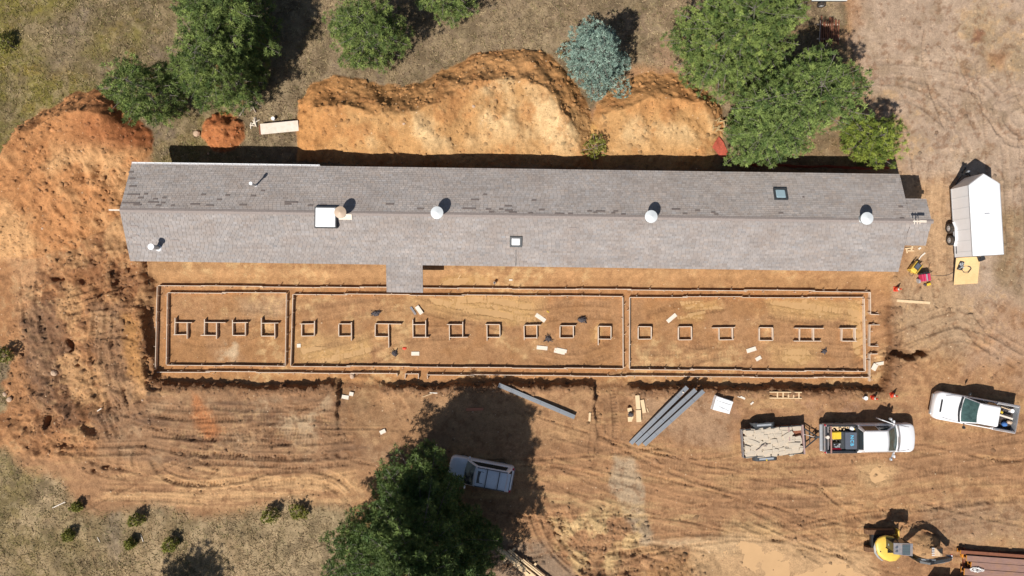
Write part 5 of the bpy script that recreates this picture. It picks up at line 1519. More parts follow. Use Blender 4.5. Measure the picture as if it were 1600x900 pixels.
a = MB(); a.box((BL + .02, .35, 1.3), (.03, .05, .6)); a.box((.5, BW / 2 + .012, .7), (.5, .02, .06)); part("door_trim", a, M_dark, te)
a = MB()
for s in (-1, 1): a.tube([(BL, s * .85, .5), (BL + 1.35, s * .05, .5)], .05, 4)
a.box((BL + 1.4, 0, .5), (.35, .12, .1)); part("tongue", a, M_black, te)
a = MB(); a.sm = True; a.blob((BL + 1.12, .05, .78), (.17, .2, .16), 4, 10, 6, .05); a.sm = False; a.cyl((BL + 1.2, 0, .1), (BL + 1.2, 0, 1.0), .045, n=8); a.box((BL + 1.2, .14, .98), (.04, .3, .03)); a.box((BL + .95, .25, .85), (.08, .3, .05))
part("jack", a, M_black, te)
a = MB(); a.cyl((BL + 1.12, .04, .93), (BL + 1.12, .04, .97), .09, n=12); part("gas_bottle_top", a, M_silver, te)
# ramp
rp = [P(1496, 402, .5), P(1538, 400, .5), P(1536, 442, .05), P(1496, 446, .05)]
rc = MB(); c_, s_ = math.cos(ang), math.sin(ang)
a = MB(); a.box((-.98, .16, .29), (1.94, 1.72, .06), ry=R(-13.5)); part("ramp", a, M_ply, te, "plywood faced ramp door lowered to the ground")
a = MB(); a.box((-.98, 1.03, .29), (1.98, .03, .09), ry=R(-13.5)); part("ramp_edge", a, M_black, te)
a = MB(); a.tube([(.02, -.35, 1.2), (-.35, -.4, .95), (-.3, -.62, .9)], .05, 5); a.box((-.2, -.45, 1.0), (.28, .45, .12), rz=.3); part("door_latch", a, M_black, te)

# things by the ramp
pr_ = Pg(1500, 415, .35); mt = machine("black compressor standing on the plywood ramp", (pr_.x, pr_.y, pr_.z + .28), R(75), (.62, .32, .34), M_black, "compressor", "compressor", 3)
a = MB(); cs_ = Pg(1510, 421, .4); a.tube([(cs_.x + .32 * math.cos(t_) * (1 + .2 * math.sin(3 * t_)), cs_.y + .25 * math.sin(t_), cs_.z + .33 + .01 * t_) for t_ in np.linspace(-1, 7.5, 30)], .018, 5)
single("air_hose", a, M_dark, "looped dark air hose on the ramp beside the compressor", "hose")
a = MB(); pts = []
for (px, py) in smoothline([(1455, 430), (1466, 431), (1480, 430), (1490, 425), (1499, 417)], 5):
    q = Pg(px, py, .02); pts.append((q.x, q.y, q.z + .03 + (.3 if px > 1496 else 0)))
a.tube(pts, .014, 5); single("cord", a, M_dark, "thin cord running from the red machine to the ramp", "cord")
# yellow generator
q = Pg(1431, 419, .4); tg = thing("generator", "yellow wheeled generator with dark panel by the entry roof", "generator", q, R(-38))
# local frame: long side across
a = MB(); a.cbox((-.05, -.22, .3), (.42, .30, .50), .05); part("tank", a, M_yel, tg)
a = MB(); a.cbox((-.0, .16, .28), (.34, .48, .44), .03); part("engine", a, M_dark, tg)
a = MB()
for s in (-1, 1): a.cbox((s * .24 - .02, .05, .32), (.07, .78, .42), .02)
part("frame", a, M_yel, tg)
a = MB(); a.box((-.02, .16, .515), (.30, .36, .02)); part("control_panel", a, M_slate, tg)
a = MB(); a.tube([(-.18, -.30, .4), (-.20, -.62, .45), (.10, -.64, .45), (.12, -.32, .4)], .022, 6); part("handle", a, M_dark, tg)
for s in (-1, 1): wheel(tg, s * .30, .36, .16, .1) if False else None
a = MB(); a.cyl((-.33, .28, .14), (-.25, .28, .14), .14, n=14); a.cyl((.25, .28, .14), (.33, .28, .14), .14, n=14); part("wheels", a, M_tyre, tg, kind='stuff')
# red machine
q = Pg(1446, 433, .45); tr2 = thing("red_machine", "red and silver wheeled machine with two upright handles beside the yellow generator", "compressor", q, R(8))
for i in range(4):
    a = MB(); a.cbox((-.22 + i * .15, -.02, .36), (.13, .52, .46 + .02 * (i % 2)), .03); part("housing", a, M_redpink, tr2)
a = MB(); a.box((.0, -.02, .625), (.09, .46, .03)); a.cyl((-.42, -.22, .18), (-.30, -.22, .18), .17, n=14); part("fittings", a, M_silver, tr2, kind='stuff')
a = MB(); a.cbox((-.02, .28, .3), (.55, .16, .5), .03); part("motor", a, M_black, tr2)
a = MB()
for s in (-1, 1): a.tube([(s * .24, .22, .4), (s * .27, .4, .95)], .022, 5)
part("handle", a, M_black, tr2)
q = Pg(1451, 444, .1); a = MB(); a.cbox((0, 0, .1), (.26, .18, .18), .03); single("drill", a, M_yelp, "small yellow tool on the ground below the red machine", "tool", q, R(20))
q = Pg(1446, 445, .1); a = MB(); a.cbox((0, 0, .07), (.2, .12, .12), .03); single("drill", a, M_bag, "small dark tool left of the little yellow tool", "tool", q, R(-30))

# mini excavator
g = gz(P(1375, 843, 0).x, P(1375, 843, 0).y)
ec = P(1375.5, 845, .4); ex = thing("mini_excavator", "yellow mini excavator with grey canopy roof, arm reaching round a dirt heap", "excavator", (ec.x, ec.y, g), 0)
def EL(px, py, z):
    p = P(px, py, z + g); return (p.x - ec.x, p.y - ec.y, z)
for s in (-1, 1):
    a = MB(); n = 10; prof_ = []
    hl = 1.05
    for k in range(n + 1): an = -math.pi / 2 + math.pi * k / n; prof_.append((hl - .25 + .25 * math.cos(an), .25 + .25 * math.sin(an)))
    for k in range(n + 1): an = math.pi / 2 + math.pi * k / n; prof_.append((-hl + .25 + .25 * math.cos(an), .25 + .25 * math.sin(an)))
    y0_, y1_ = s * .62 - .16, s * .62 + .16
    a.loft([[(x, y0_, z) for x, z in prof_], [(x, y1_, z) for x, z in prof_]])
    for k in range(13):
        a.box((-hl + .2 + k * (2 * hl - .4) / 12, s * .62, .505), (.05, .31, .03))
    part("track", a, mat("muddy_track", alb(120, 88, 62), rough=.95, var=.3, vscale=8), ex)
a = MB(); a.box((0, 0, .35), (1.3, .95, .26)); a.cyl((0, 0, .45), (0, 0, .62), .45, n=18); part("undercarriage", a, M_black, ex)
a = MB(); a.box((1.28, 0, .28), (.10, 1.55, .36)); a.box((1.1, .4, .3), (.4, .08, .1)); a.box((1.1, -.4, .3), (.4, .08, .1)); part("blade", a, M_yel, ex)
# body: rounded plan, from pixel outline at z = 1.25
outp = [(1369, 859), (1367, 848), (1371, 841), (1379, 837), (1386, 836.5), (1395, 838), (1404, 846), (1408, 858), (1407, 870), (1400, 876.5), (1390, 877.5), (1380, 874), (1372, 867)]
cx, cy = 1387, 858
def bod(px_sc, z, dz=0):
    return [EL(cx + (x - cx) * px_sc, cy + (y - cy) * px_sc, z) for x, y in outp]
a = MB(); a.sm = True; a.loft([bod(.92, .62), bod(1.0, .72), bod(1.0, 1.12), bod(.96, 1.22), bod(.85, 1.27), bod(.4, 1.29)]); part("body", a, M_yel, ex)
a = MB(); rim_ = [(1383, 836), (1374, 838.5), (1368, 845), (1365, 855), (1366, 864), (1371, 871), (1377, 876)]
rr = [[EL(x, y, .70), EL(x, y, 1.05), EL(x + 3.5, y + .5, 1.05), EL(x + 3.5, y + .5, .70)] for x, y in rim_]
a.loft(rr); part("counterweight", a, M_silver, ex)
a = MB(); a.cyl(EL(1376, 862, 1.25), EL(1376, 862, 1.32), .04, n=8); part("filler_cap", a, M_black, ex)
a = MB(); c = EL(1392, 852, 1.15); a.box((c[0], c[1], 1.2), (.62, .95, .18)); part("cab_floor", a, M_black, ex)
a = MB(); c = EL(1390, 852, 1.4); a.cbox((c[0], c[1], 1.45), (.30, .44, .40), .05); part("seat", a, M_dark, ex)
a = MB(); c = EL(1390.5, 851, 1.6); a.cbox((c[0], c[1], 1.62), (.2, .2, .12), .03); part("seat_label", a, M_skyg, ex)
# canopy
zc_ = 2.42; corners = [EL(1396.5, 848.5, zc_), EL(1426.5, 849.5, zc_), EL(1426, 869, zc_), EL(1396.5, 866, zc_)]
a = MB(); a.loft([[(x, y, zc_ - .06) for x, y, _ in corners], [(x, y, zc_) for x, y, _ in corners]]); cp = part("canopy", a, M_grey, ex)
a = MB(); a.cyl(EL(1401, 855, zc_), EL(1401, 855, zc_ + .03), .09, n=12); a.cyl(EL(1401, 861, zc_), EL(1401, 861, zc_ + .03), .09, n=12); link("vent", a.mesh("vent", M_slate), cp)
a = MB()
A0 = EL(1410, 851.5, zc_); A1 = EL(1421.5, 866.5, zc_)
a.box(((A0[0] + A1[0]) / 2, (A0[1] + A1[1]) / 2, zc_ + .01), (A1[0] - A0[0], abs(A1[1] - A0[1]), .02))
link("mesh_panel", a.mesh("mesh_panel", mat("green_grey_panel", alb(92, 112, 112), rough=.6)), cp)
a = MB()
for k in range(5): a.box((A0[0] + (A1[0] - A0[0]) * k / 4, (A0[1] + A1[1]) / 2, zc_ + .03), (.025, abs(A1[1] - A0[1]), .025))
for k in range(7): a.box(((A0[0] + A1[0]) / 2, A0[1] + (A1[1] - A0[1]) * k / 6, zc_ + .028), (A1[0] - A0[0], .022, .02))
o = link("guard_bars", a.mesh("guard_bars", M_slate), cp); o['kind'] = 'stuff'
for (px, py) in ((1398, 850), (1424, 851), (1424, 867), (1398, 865)):
    t0_ = EL(px, py, zc_ - .05); a = MB(); a.tube([(t0_[0], t0_[1], 1.15), t0_], .035, 6); part("canopy_post", a, M_black, ex)
cpn = [EL(px, py, zc_ - .08) for (px, py) in ((1398, 850), (1424, 851), (1424, 867), (1398, 865))]
for (i0, i1) in ((0, 1), (3, 0)):
    A_, B_ = cpn[i0], cpn[i1]; a = MB(); d_ = math.atan2(B_[1] - A_[1], B_[0] - A_[0]); L_ = math.hypot(B_[1] - A_[1], B_[0] - A_[0])
    a.box(((A_[0] + B_[0]) / 2, (A_[1] + B_[1]) / 2, 1.75), (L_ - .08, .02, 1.15), rz=d_); part("cab_panel", a, M_glass, ex)
a = MB()
for (px, py) in ((1405, 853), (1408, 862)): b0 = EL(px, py, 1.5); a.tube([(b0[0], b0[1], 1.2), (b0[0] + .05, b0[1], 1.75)], .03, 5)
part("control_lever", a, M_black, ex, kind='stuff')
# boom: swings out to the south-east then east
def arm(name, pts_, wid, hgt, m):
    a = MB(); rings = []
    V = [Vector(EL(*p)) for p in pts_]
    for i, p in enumerate(V):
        d = (V[min(i + 1, len(V) - 1)] - V[max(i - 1, 0)]).normalized(); sd_ = Vector((-d.y, d.x, 0)).normalized(); upv = d.cross(sd_) * -1
        w_, h_ = (wid[i] if isinstance(wid, list) else wid), (hgt[i] if isinstance(hgt, list) else hgt)
        rings.append([p + sd_ * w_ / 2 - upv * h_ / 2, p - sd_ * w_ / 2 - upv * h_ / 2, p - sd_ * w_ / 2 + upv * h_ / 2, p + sd_ * w_ / 2 + upv * h_ / 2])
    a.loft(rings); return part(name, a, m, ex)
arm("boom", [(1416, 862, .9), (1428, 870, 1.6), (1440, 876, 2.25), (1452, 878, 2.45), (1461, 877, 2.4)], .27, [.34, .36, .42, .36, .3], M_black)
arm("stick", [(1458, 877.5, 2.5), (1470, 875, 2.0), (1481, 873, 1.3), (1485, 872, .95)], .23, [.3, .34, .28, .22], M_dark)
for (ps, nm) in (([(1424, 871, 1.5), (1442, 880, 2.2)], "boom_ram"), ([(1440, 874, 2.65), (1462, 875, 2.62)], "stick_ram"), ([(1464, 880, 2.35), (1483, 877, 1.35)], "bucket_ram")):
    a = MB(); V = [Vector(EL(*p)) for p in ps]; a.cyl(V[0], V[0].lerp(V[1], .6), .055, n=8); a.cyl(V[0].lerp(V[1], .6), V[1], .03, n=8); part(nm, a, M_silver, ex)
a = MB()
for k in range(5):
    a.tube([EL(1420 + k, 868 + k * .6, 1.4), EL(1432 + k, 874 - k * .5, 2.3 + .05 * k), EL(1450, 879 - k, 2.65 + .03 * k), EL(1463, 879 - k * .8, 2.5)], .018, 4)
part("hydraulic_hose", a, M_black, ex, kind='stuff')
# bucket curled back towards the heap, its floor turned up
bk = EL(1468.5, 863.5, 1.05)
a = MB(); rings = []
for k in range(8):
    an = R(150 - 210 * k / 7); x_ = bk[0] + .30 * math.cos(an) * 1.1; z_ = .80 + .26 * math.sin(an)
    rings.append([(x_, bk[1] - .27, z_), (x_, bk[1] + .27, z_), (x_ * 1 + 0, bk[1] + .27, z_ - .03), (x_, bk[1] - .27, z_ - .03)])
a.loft(rings)
for sy_ in (-.27, .27):
    a.add([(r_[0][0], bk[1] + sy_, r_[0][2]) for r_ in rings], [tuple(range(8))])
bu = part("bucket", a, mat("worn_bucket", alb(205, 175, 140), rough=.6, var=.25, vscale=5), ex)
for k in range(5):
    a = MB(); y = bk[1] - .25 + .125 * k; a.cbox((bk[0] - .36, y, .90), (.2, .05, .05), .01); link("tooth", a.mesh("tooth", M_white), bu)
a = MB(); c = EL(1487, 870, 1.0); a.cyl((c[0], c[1] - .12, 1.0), (c[0], c[1] + .12, 1.0), .06, n=8); a.box((c[0] - .15, c[1] + .05, .95), (.4, .12, .16)); part("bucket_link", a, M_silver, ex)
a = MB(); a.cyl((c[0] - .03, c[1] + .13, 1.03), (c[0] - .03, c[1] + .17, 1.03), .055, n=8); part("pin_cap", a, M_red, ex)

# ------------------------------------------------------------------ steel, lumber and small things lying about
def beam_between(name, label, p0, p1, w_, h_, m, cat, group=None, z0=.35, z1=.35, kind="H"):
    A = P(*p0, 0); B = P(*p1, 0)
    A = Pg(p0[0], p0[1], z0); B = Pg(p1[0], p1[1], z1)
    return A, B
def steel_channel(label, p0, p1, zA, zB):
    A = P(p0[0], p0[1], zA); B = P(p1[0], p1[1], zB); d = B - A; L = d.length
    t = thing("steel_channel", label, "steel channel", (A + B) / 2, math.atan2(d.y, d.x), "long grey steel channels lying on the ground")
    t.rotation_euler = (0, -math.asin((B.z - A.z) / L), math.atan2(d.y, d.x))
    a = MB(); a.box((0, 0, -.015), (L, .30, .02)); part("web", a, M_steel, t)
    for s in (-1, 1): a = MB(); a.box((0, s * .14, -.11), (L, .02, .17)); a.box((0, s * .120, -.19), (L, .045, .012)); part("flange", a, M_steel, t)
    a = MB()
    for k in (-.33, .05, .3): a.box((k * L, 0, -.0025), (.02, .298, .005))
    a.box((0, .05, -.0028), (L, .008, .0045)); part("seam", a, M_slate, t, kind='stuff')
    return t
steel_channel("long grey steel channel partly in the big pine's shadow", (779, 601.5), (898, 652), .26, .28)
steel_channel("leftmost of three parallel grey steel channels beside the lumber", (1074, 605), (985.5, 693), .62, .25)
steel_channel("middle one of three parallel grey steel channels", (1087, 609), (995, 694.5), .62, .25)
steel_channel("rightmost of three parallel grey steel channels, nearest the white wrapped stack", (1099.5, 611), (1006.5, 695), .62, .25)
a = MB(); a.blob((0, 0, 0), (.06, .06, .05), 1); q = P(1067.5, 613, .66); single("tag", a, M_foam, "small white tag on the leftmost of the three steel channels", "tag", q)

def board(px, py, L, w_, rz, m, label, h=.04, z=0.0, name="board", cat="board", tilt=0.0, group=None):
    q = Pg(px, py, z + h); a = MB(); a.cbox((0, 0, h / 2), (L, w_, h), .005)
    o = single(name, a, m, label, cat, (q.x, q.y, q.z + z + .02), R(rz), group); o.rotation_euler = (R(tilt), R(tilt * .6), R(rz)); return o
board(997, 632, 1.30, .30, -85, M_lum, "longest fresh lumber offcut in the small pile left of the channels", .18)
board(998, 650, .85, .34, -88, M_lum, "broad fresh lumber offcut at the lower end of the small pile", .24, .02)
board(1005, 635, .95, .26, -80, M_lum, "fresh lumber offcut at the right side of the small pile", .10)
board(985, 646, .8, .30, -80, M_lum, "fresh lumber offcut at the left side of the small pile", .14)
board(986, 655, .45, .36, 5, M_lum, "short square lumber offcut at the lower left of the small pile", .08, .12)
board(1012, 641, .3, .06, -70, M_lum, "thin lumber sliver beside the small pile", .04)
q = Pg(985.5, 648, .3); a = MB(); a.blob((0, 0, .30), (.2, .16, .10), 4, 9, 5, .3); single("rag", a, M_bag, "grey brown rag draped on the left lumber offcut", "rag", q)
board(921.5, 651.5, .62, .15, 86, M_lum, "small pale plank standing alone at the edge of the ramp", .07)
board(742, 639.5, 1.2, .19, 2, mat("red_brown_plank", alb(205, 130, 95), rough=.8, var=.15, stretch=(1, 10, 10)), "reddish brown plank lying in the big pine's shadow", .05)
board(677.5, 614, .55, .08, -3, M_foam, "short white strip on the edge of the bench north of the big shadow", .03)
board(668, 617.5, .75, .04, 18, M_lum, "thin pale stick beside the short white strip", .03)
board(1427, 471.5, 2.38, .19, -4, M_lum, "long single plank lying east of the foundation", .05)
board(467, 540, .28, .27, 2, M_foam, "small square white board in the west part of the middle room", .03)
board(649, 552.5, .58, .28, 0, M_foam, "white rectangular board near the little red rag", .03)
board(655, 484.5, .66, .30, -55, M_foam, "thick white block lying beside a thin grey strip", .12)
board(645.5, 485.5, .66, .16, -57, M_grey, "thin grey strip beside the thick white block", .04)
board(844.5, 496.5, .82, .30, -35, M_foam, "white strip lying at a slant northeast of a pad form", .03)
board(847, 543.5, .78, .28, -6, M_foam, "white board below the small dark heap", .03)
board(874.5, 549, .80, .34, -14, M_foam, "lower of two overlapping white boards", .03)
board(877.5, 547.5, .75, .26, -12, M_foam, "upper of two overlapping white boards", .03, .05)
board(1049.5, 497, .82, .28, 40, M_foam, "white strip lying at a slant in the east room", .03)
board(1174, 546.5, .70, .30, 18, M_foam, "larger scuffed pale board in the east room", .03)
board(1185, 560, .42, .26, 30, M_foam, "smaller scuffed pale board in the east room", .03)
board(1376, 568, .72, .24, 10, M_foam, "white board leaning just outside the southeast corner of the forms", .04)
board(1366.5, 573.5, .48, .36, 62, M_foam, "short white board overlapping the southeast corner boards", .04, .05)
board(539.5, 620.5, .50, .28, -8, M_foam, "white board beside the west ramp, the larger of a pair", .04)
board(549, 615.5, .30, .28, -12, M_foam, "small square white board touching the larger one", .04, .03)
board(598, 674.5, .42, .28, 25, M_foam, "white offcut at the upper edge of the big pine's shadow", .04)
board(1160.5, 621.5, .36, .14, -25, M_foam, "little white block right of the wrapped stack", .06)
board(1155, 620.5, .25, .05, -20, M_foam, "thin white sliver left of the little white block", .03)
board(1175, 630, .26, .12, 40, M_foam, "small pale chip below the little white block", .05)
board(856, 487, .2, .06, -35, M_yelp, "tiny yellow strip on the floor of the middle room", .03)
board(718, 432, .45, .035, 60, M_lum, "thin pale stick next to the portico roof", .03)
board(798, 437.5, .25, .12, 0, M_foam, "small white chip between the house and the forms", .03)
# heaps of stakes and tools
def heap(px, py, r_, label, seed, m=M_bag):
    rd2 = random.Random(seed); q = Pg(px, py, .1); a = MB()
    a.blob((0, 0, .08), (r_ * .6, r_ * .5, .12), seed, 9, 5, .35)
    for i in range(16):
        an = rd2.uniform(0, 6.28); l_ = rd2.uniform(.3, .9) * r_; x, y = rd2.uniform(-.3, .3) * r_, rd2.uniform(-.3, .3) * r_
        a.tube([(x, y, rd2.uniform(.08, .2)), (x + l_ * math.cos(an), y + l_ * math.sin(an), rd2.uniform(.02, .16))], rd2.uniform(.015, .04), 4)
    o = single("tool_heap", a, m, label, "tool heap", q); o['kind'] = 'stuff' if False else 'thing'; return o
heap(587, 490, .42, "dark heap of tools and stakes in the middle room, left of the white block", 1)
heap(616, 552.5, .34, "round dark heap of stakes left of the little red rag", 2)
heap(909, 499.5, .42, "ragged dark heap northeast of the slanting white strip", 3)
heap(856.5, 529.5, .34, "small grey heap between two pad forms", 4)
heap(1288, 548.5, .30, "small dark blue heap south of the long pad form", 5)
q = Pg(632, 544.5, .05); a = MB(); a.blob((0, 0, .04), (.14, .10, .05), 3, 8, 4, .3); single("rag", a, M_cone, "little red rag on the pit floor", "rag", q)
# small drum by the portico
q = Pg(772.5, 442, .3); t = thing("drain_pipe", "short upright pipe between the house and the forms", "pipe", q); a = MB(); a.cyl((0, 0, -.05), (0, 0, .36), .10, n=14); part("pipe", a, M_tan, t)
a = MB(); a.cyl((0, 0, .355), (0, 0, .37), .07, n=12); part("opening", a, M_bag, t)
# wrapped stack
c4 = [P(1119.5, 618.5, .5), P(1146, 627.5, .5), P(1139.5, 647, .5), P(1113.5, 640, .5)]; cc = sum(c4, Vector()) / 4; cc.z = gz(cc.x, cc.y)
ws = thing("wrapped_stack", "white plastic wrapped square stack of material right of the steel channels", "wrapped stack", cc)
pl = [(p.x - cc.x, p.y - cc.y) for p in c4][::-1]
a = MB(); rings = []
def poly_sub(pp, z, k, jit, seed):
    rd2 = random.Random(seed); out = []
    for i in range(4):
        for j in range(4):
            f = j / 4; x = pp[i][0] * (1 - f) + pp[(i + 1) % 4][0] * f; y = pp[i][1] * (1 - f) + pp[(i + 1) % 4][1] * f
            out.append((x * k + rd2.uniform(-jit, jit), y * k + rd2.uniform(-jit, jit), z + rd2.uniform(-jit, jit)))
    return out
a.loft([poly_sub(pl, 0, 1.03, .01, 1), poly_sub(pl, .25, .99, .02, 2), poly_sub(pl, .46, 1, .012, 3), poly_sub(pl, .50, .95, .01, 4), poly_sub(pl, .505, .5, .012, 5)]); part("wrap", a, M_paper, ws)
a = MB(); x0_, y0_ = pl[3]; x1_, y1_ = pl[2]
a.box((.05, .18, .512), (1.05, .02, .01), rz=R(-18)); a.box((.0, -.2, .512), (.9, .015, .01), rz=R(-25)); part("fold", a, M_grey, ws, kind='stuff')
# wooden ladder-like form
q = Pg(1227.5, 617.5, .12); lt_ = thing("wooden_ladder", "wooden ladder shaped frame lying at the south edge of the excavation", "ladder", (q.x, q.y, q.z + .06), R(-.5))
for s in (-1, 1): a = MB(); a.cbox((0, s * .21, .05), (2.28, .07, .09), .005); part("rail", a, M_lum, lt_)
for x in (-.58, -.18, .20, .56, .94): a = MB(); a.cbox((x, 0, .06), (.09, .34, .05), .005); part("rung", a, M_lum, lt_)
# cones
def cone(px, py, label, rz=0):
    q = Pg(px, py, .1); t = thing("traffic_cone", label, "traffic cone", (q.x, q.y, q.z + .01), rz, "orange traffic cones")
    a = MB(); a.cbox((0, 0, .02), (.36, .36, .04), .03); part("base", a, M_cone, t)
    a = MB(); a.sm = True; a.cyl((0, 0, .04), (0, 0, .34), .16, .105, 18); a.cyl((0, 0, .50), (0, 0, .72), .065, .03, 16); part("body", a, M_cone, t)
    a = MB(); a.sm = True; a.cyl((0, 0, .34), (0, 0, .50), .107, .066, 18); part("collar", a, M_foam, t)
    return t
cone(1401, 451.5, "orange traffic cone alone near the southeast corner of the house")
cone(1364.5, 621.5, "orange traffic cone next to the small white bucket", .3)
cone(1395, 617, "orange traffic cone furthest right, above the towing pickup", .6)
q = Pg(1352, 622, .2); t = thing("bucket", "small white bucket left of the traffic cones", "bucket", q); a = MB(); a.cyl((0, 0, 0), (0, 0, .30), .11, .135, 16); part("pail", a, M_white, t)
a = MB(); a.cyl((0, 0, .3), (0, 0, .315), .14, n=16); part("lid", a, M_white, t)
# north-west odds
q = P(436, 198.5, .45); t = thing("board_stack", "long pale flat slab on blocks between the small red mound and the big heap", "slab", (q.x, q.y, gz(q.x, q.y)), R(5.5))
a = MB(); a.cbox((0, 0, .36), (2.68, .74, .08), .01); part("slab_top", a, M_foam, t)
for x in (-1.0, 1.0): a = MB(); a.box((x, 0, .14), (.2, .6, .36)); part("block", a, M_rock, t)
a = MB(); a.box((-1.44, 0, .2), (.14, .66, .05)); part("end_board", a, M_rust, t)
q = Pg(427, 185.5, .2); a = MB(); a.cyl((0, 0, 0), (0, 0, .3), .11, .13, 12); single("bucket", a, M_white, "small white bucket behind the long pale slab", "bucket", q)
def sticks(px, py, label, seed, n, L_, m=M_dead, spread=.5):
    rd2 = random.Random(seed); q = Pg(px, py, .1); t = thing("stick_pile", label, "pile of sticks", q)
    for i in range(n):
        an = rd2.uniform(-1.0, -2.2) if i % 3 else rd2.uniform(-.4, .6); l_ = L_ * rd2.uniform(.6, 1.1); x, y = rd2.uniform(-spread, spread), rd2.uniform(-spread, spread) * .7
        a = MB(); z = .06 + .05 * rd2.random() * i * .4
        a.tube([(x - l_ / 2 * math.cos(an), y - l_ / 2 * math.sin(an), z), (x, y, z + .04), (x + l_ / 2 * math.cos(an), y + l_ / 2 * math.sin(an), z)], [.055, .05, .03], 5); part("stick", a, m, t)
sticks(389, 166, "bleached grey sticks piled under the edge of the pines", 3, 8, 1.0)
sticks(396, 193, "pale sticks and offcuts left of the long pale slab", 4, 6, .6, M_foam, .28)
sticks(1124, 196, "bleached brush pile at the east tip of the smaller spoil heap", 5, 14, .7, mat("straw_brush", alb(190, 165, 120), rough=.9), .55)
def rock(px, py, r_, label, seed, m=M_rock, flat=.6):
    q = Pg(px, py, r_ * .5); a = MB(); a.blob((0, 0, r_ * flat * .6), (r_, r_ * .85, r_ * flat), seed, 8, 5, .12); return single("rock", a, m, label, "rock", q, seed)
rock(307, 208.5, .26, "squarish pale rock left of the small red mound", 1)
rock(325.5, 240, .09, "small grey stone in the house's shadow", 2)
rock(84, 583, .26, "large pale grey stone in the churned soil", 3)
rock(14, 624, .22, "pale stone at the left edge meadow", 4); rock(7, 616, .18, "smaller pale stone beside the one at the left edge", 5)
rock(222.5, 625.5, .09, "white stone southwest of the excavation corner", 6); rock(66, 357, .10, "white stone on the pale western path", 7); rock(550, 588, .22, "pale boulder at the head of the west ramp", 8)
rock(740, 166, .13, "white stone on the long spoil heap", 9); rock(631, 193, .12, "tan stone on the face of the long spoil heap", 10)
board(154, 641, .5, .07, 32, M_foam, "white splinter in the churned soil on the left", .04)
board(92, 789, 1.0, .07, 25, M_foam, "pale bent stick in the southwest meadow", .04)
board(222, 841, .5, .05, -72, M_foam, "thin white stick right of the tiny shrub", .03)
board(154, 843, .4, .05, -62, M_foam, "thin white stick on the old wheel track", .03)
# debris beside the entry roof
q = Pg(1421, 390, .1); t = thing("wood_scraps", "pale wood scraps beside the entry roof", "wood scraps", q)
for (x, y, l_, w_, rz) in ((-.05, .1, .45, .08, .1), (.1, -.08, .5, .1, 0), (-.15, -.1, .1, .3, .1), (.2, .12, .12, .3, -.3)): a = MB(); a.cbox((x, y, .05), (l_, w_, .06), .01, rz); part("scrap", a, M_lum, t)
board(1437, 388, .2, .13, 35, M_foam, "little pale chip near the entry roof", .04)
board(1442, 398, .42, .10, 40, M_foam, "pale torn packaging north of the red machine", .03); board(1438, 402, .35, .08, 55, M_foam, "second strip of pale torn packaging", .03, .03)
# orange-red netting, fallen and trailing along the north wall
q0 = [(1124, 212), (1117, 222), (1113, 230), (1124, 243), (1133, 246), (1140, 248), (1145, 254), (1150, 262), (1141, 246), (1132, 228), (1128, 215)]
def netting(pts_, label):
    W_ = [Pg(x, y, .1) for x, y in pts_]; n = len(W_); o = sum(W_, Vector()) / n
    a = MB(); rd2 = random.Random(3)
    V = [(p.x - o.x, p.y - o.y, p.z - o.z + .06 + rd2.uniform(0, .10)) for p in W_]
    a.add(V + [(0, 0, gz(o.x, o.y) - o.z + .14)] + [(x, y, z - .02) for x, y, z in V], [(n, (i + 1) % n, i) for i in range(n)] + [(i, (i + 1) % n, n + 1 + (i + 1) % n, n + 1 + i) for i in range(n)])
    return single("safety_netting", a, M_net, label, "netting", o)
netting([(1123, 213), (1117, 222), (1113, 230), (1121, 240), (1127, 247), (1143, 251), (1137, 236), (1130, 222)], "crumpled red netting at the east tip of the smaller spoil heap")
a = MB(); P0 = [Pg(x, y, .3) for x, y in ((1140, 246), (1152, 258), (1200, 259), (1280, 261), (1350, 264), (1400, 262))]
rd2 = random.Random(9); V = []
for i in range(len(P0) - 1):
    for j in range(6): p = P0[i].lerp(P0[i + 1], j / 6); V.append(Vector((p.x, p.y + rd2.uniform(-.06, .06), p.z + .05)))
rings = [[(p.x, p.y, p.z), (p.x + .05, p.y + .05, p.z + .45 + rd2.uniform(-.1, .1)), (p.x + .05, p.y + .08, p.z + .45), (p.x, p.y + .03, p.z)] for p in V]
a.loft(rings); single("safety_fence", a, M_net, "sagging red safety fence running in the shadow behind the east half of the house", "fence")
q = Pg(1386, 250, .4); a = MB(); a.blob((0, 0, .3), (.13, .1, .3), 3, 8, 5, .2); single("red_flag", a, M_net, "little red bundle by the small yellowish pine", "flag", q)
# rusty bars top right
q = Pg(1296, 48, .3); t = thing("rusty_bars", "bundle of long rusty steel bars between the pines at the top edge", "steel bars", q)
rd2 = random.Random(8)
for i in range(11):
    x = -.68 + i * .135; l_ = 1.75 + rd2.uniform(-.35, .3); a = MB(); a.cbox((0, 0, 0), (.075 if i else .05, l_, .08), .01)
    o = part("bar", a, M_rust if i else M_dead, t); o.location = (x + rd2.uniform(-.02, .02), rd2.uniform(-.15, .15) - (.0 if i else -.1), .2 + rd2.uniform(0, .1)); o.rotation_euler = (rd2.uniform(-.03, .03), 0, R(-2) + rd2.uniform(-.05, .05))
for y in (-.5, .5): a = MB(); a.box((0, y, .08), (1.6, .1, .12)); part("bearer", a, M_wood, t)
# edge of a pale roof / trailer at the very top
q = P(1299, -14, 1.2); t = thing("flat_trailer", "pale grey flat deck cut off by the top edge", "trailer", (q.x, q.y, gz(q.x, q.y)), 0)
a = MB(); a.cbox((0, .15, .9), (2.45, 1.72 - .30, .12), .02); part("deck", a, M_pale, t)
for s in (-1, 1): wheel(t, -.3, s * .6, .3, .2)
a = MB(); a.box((0, -.56, .82), (2.4, .02, .1)); part("edge", a, M_dark, t)
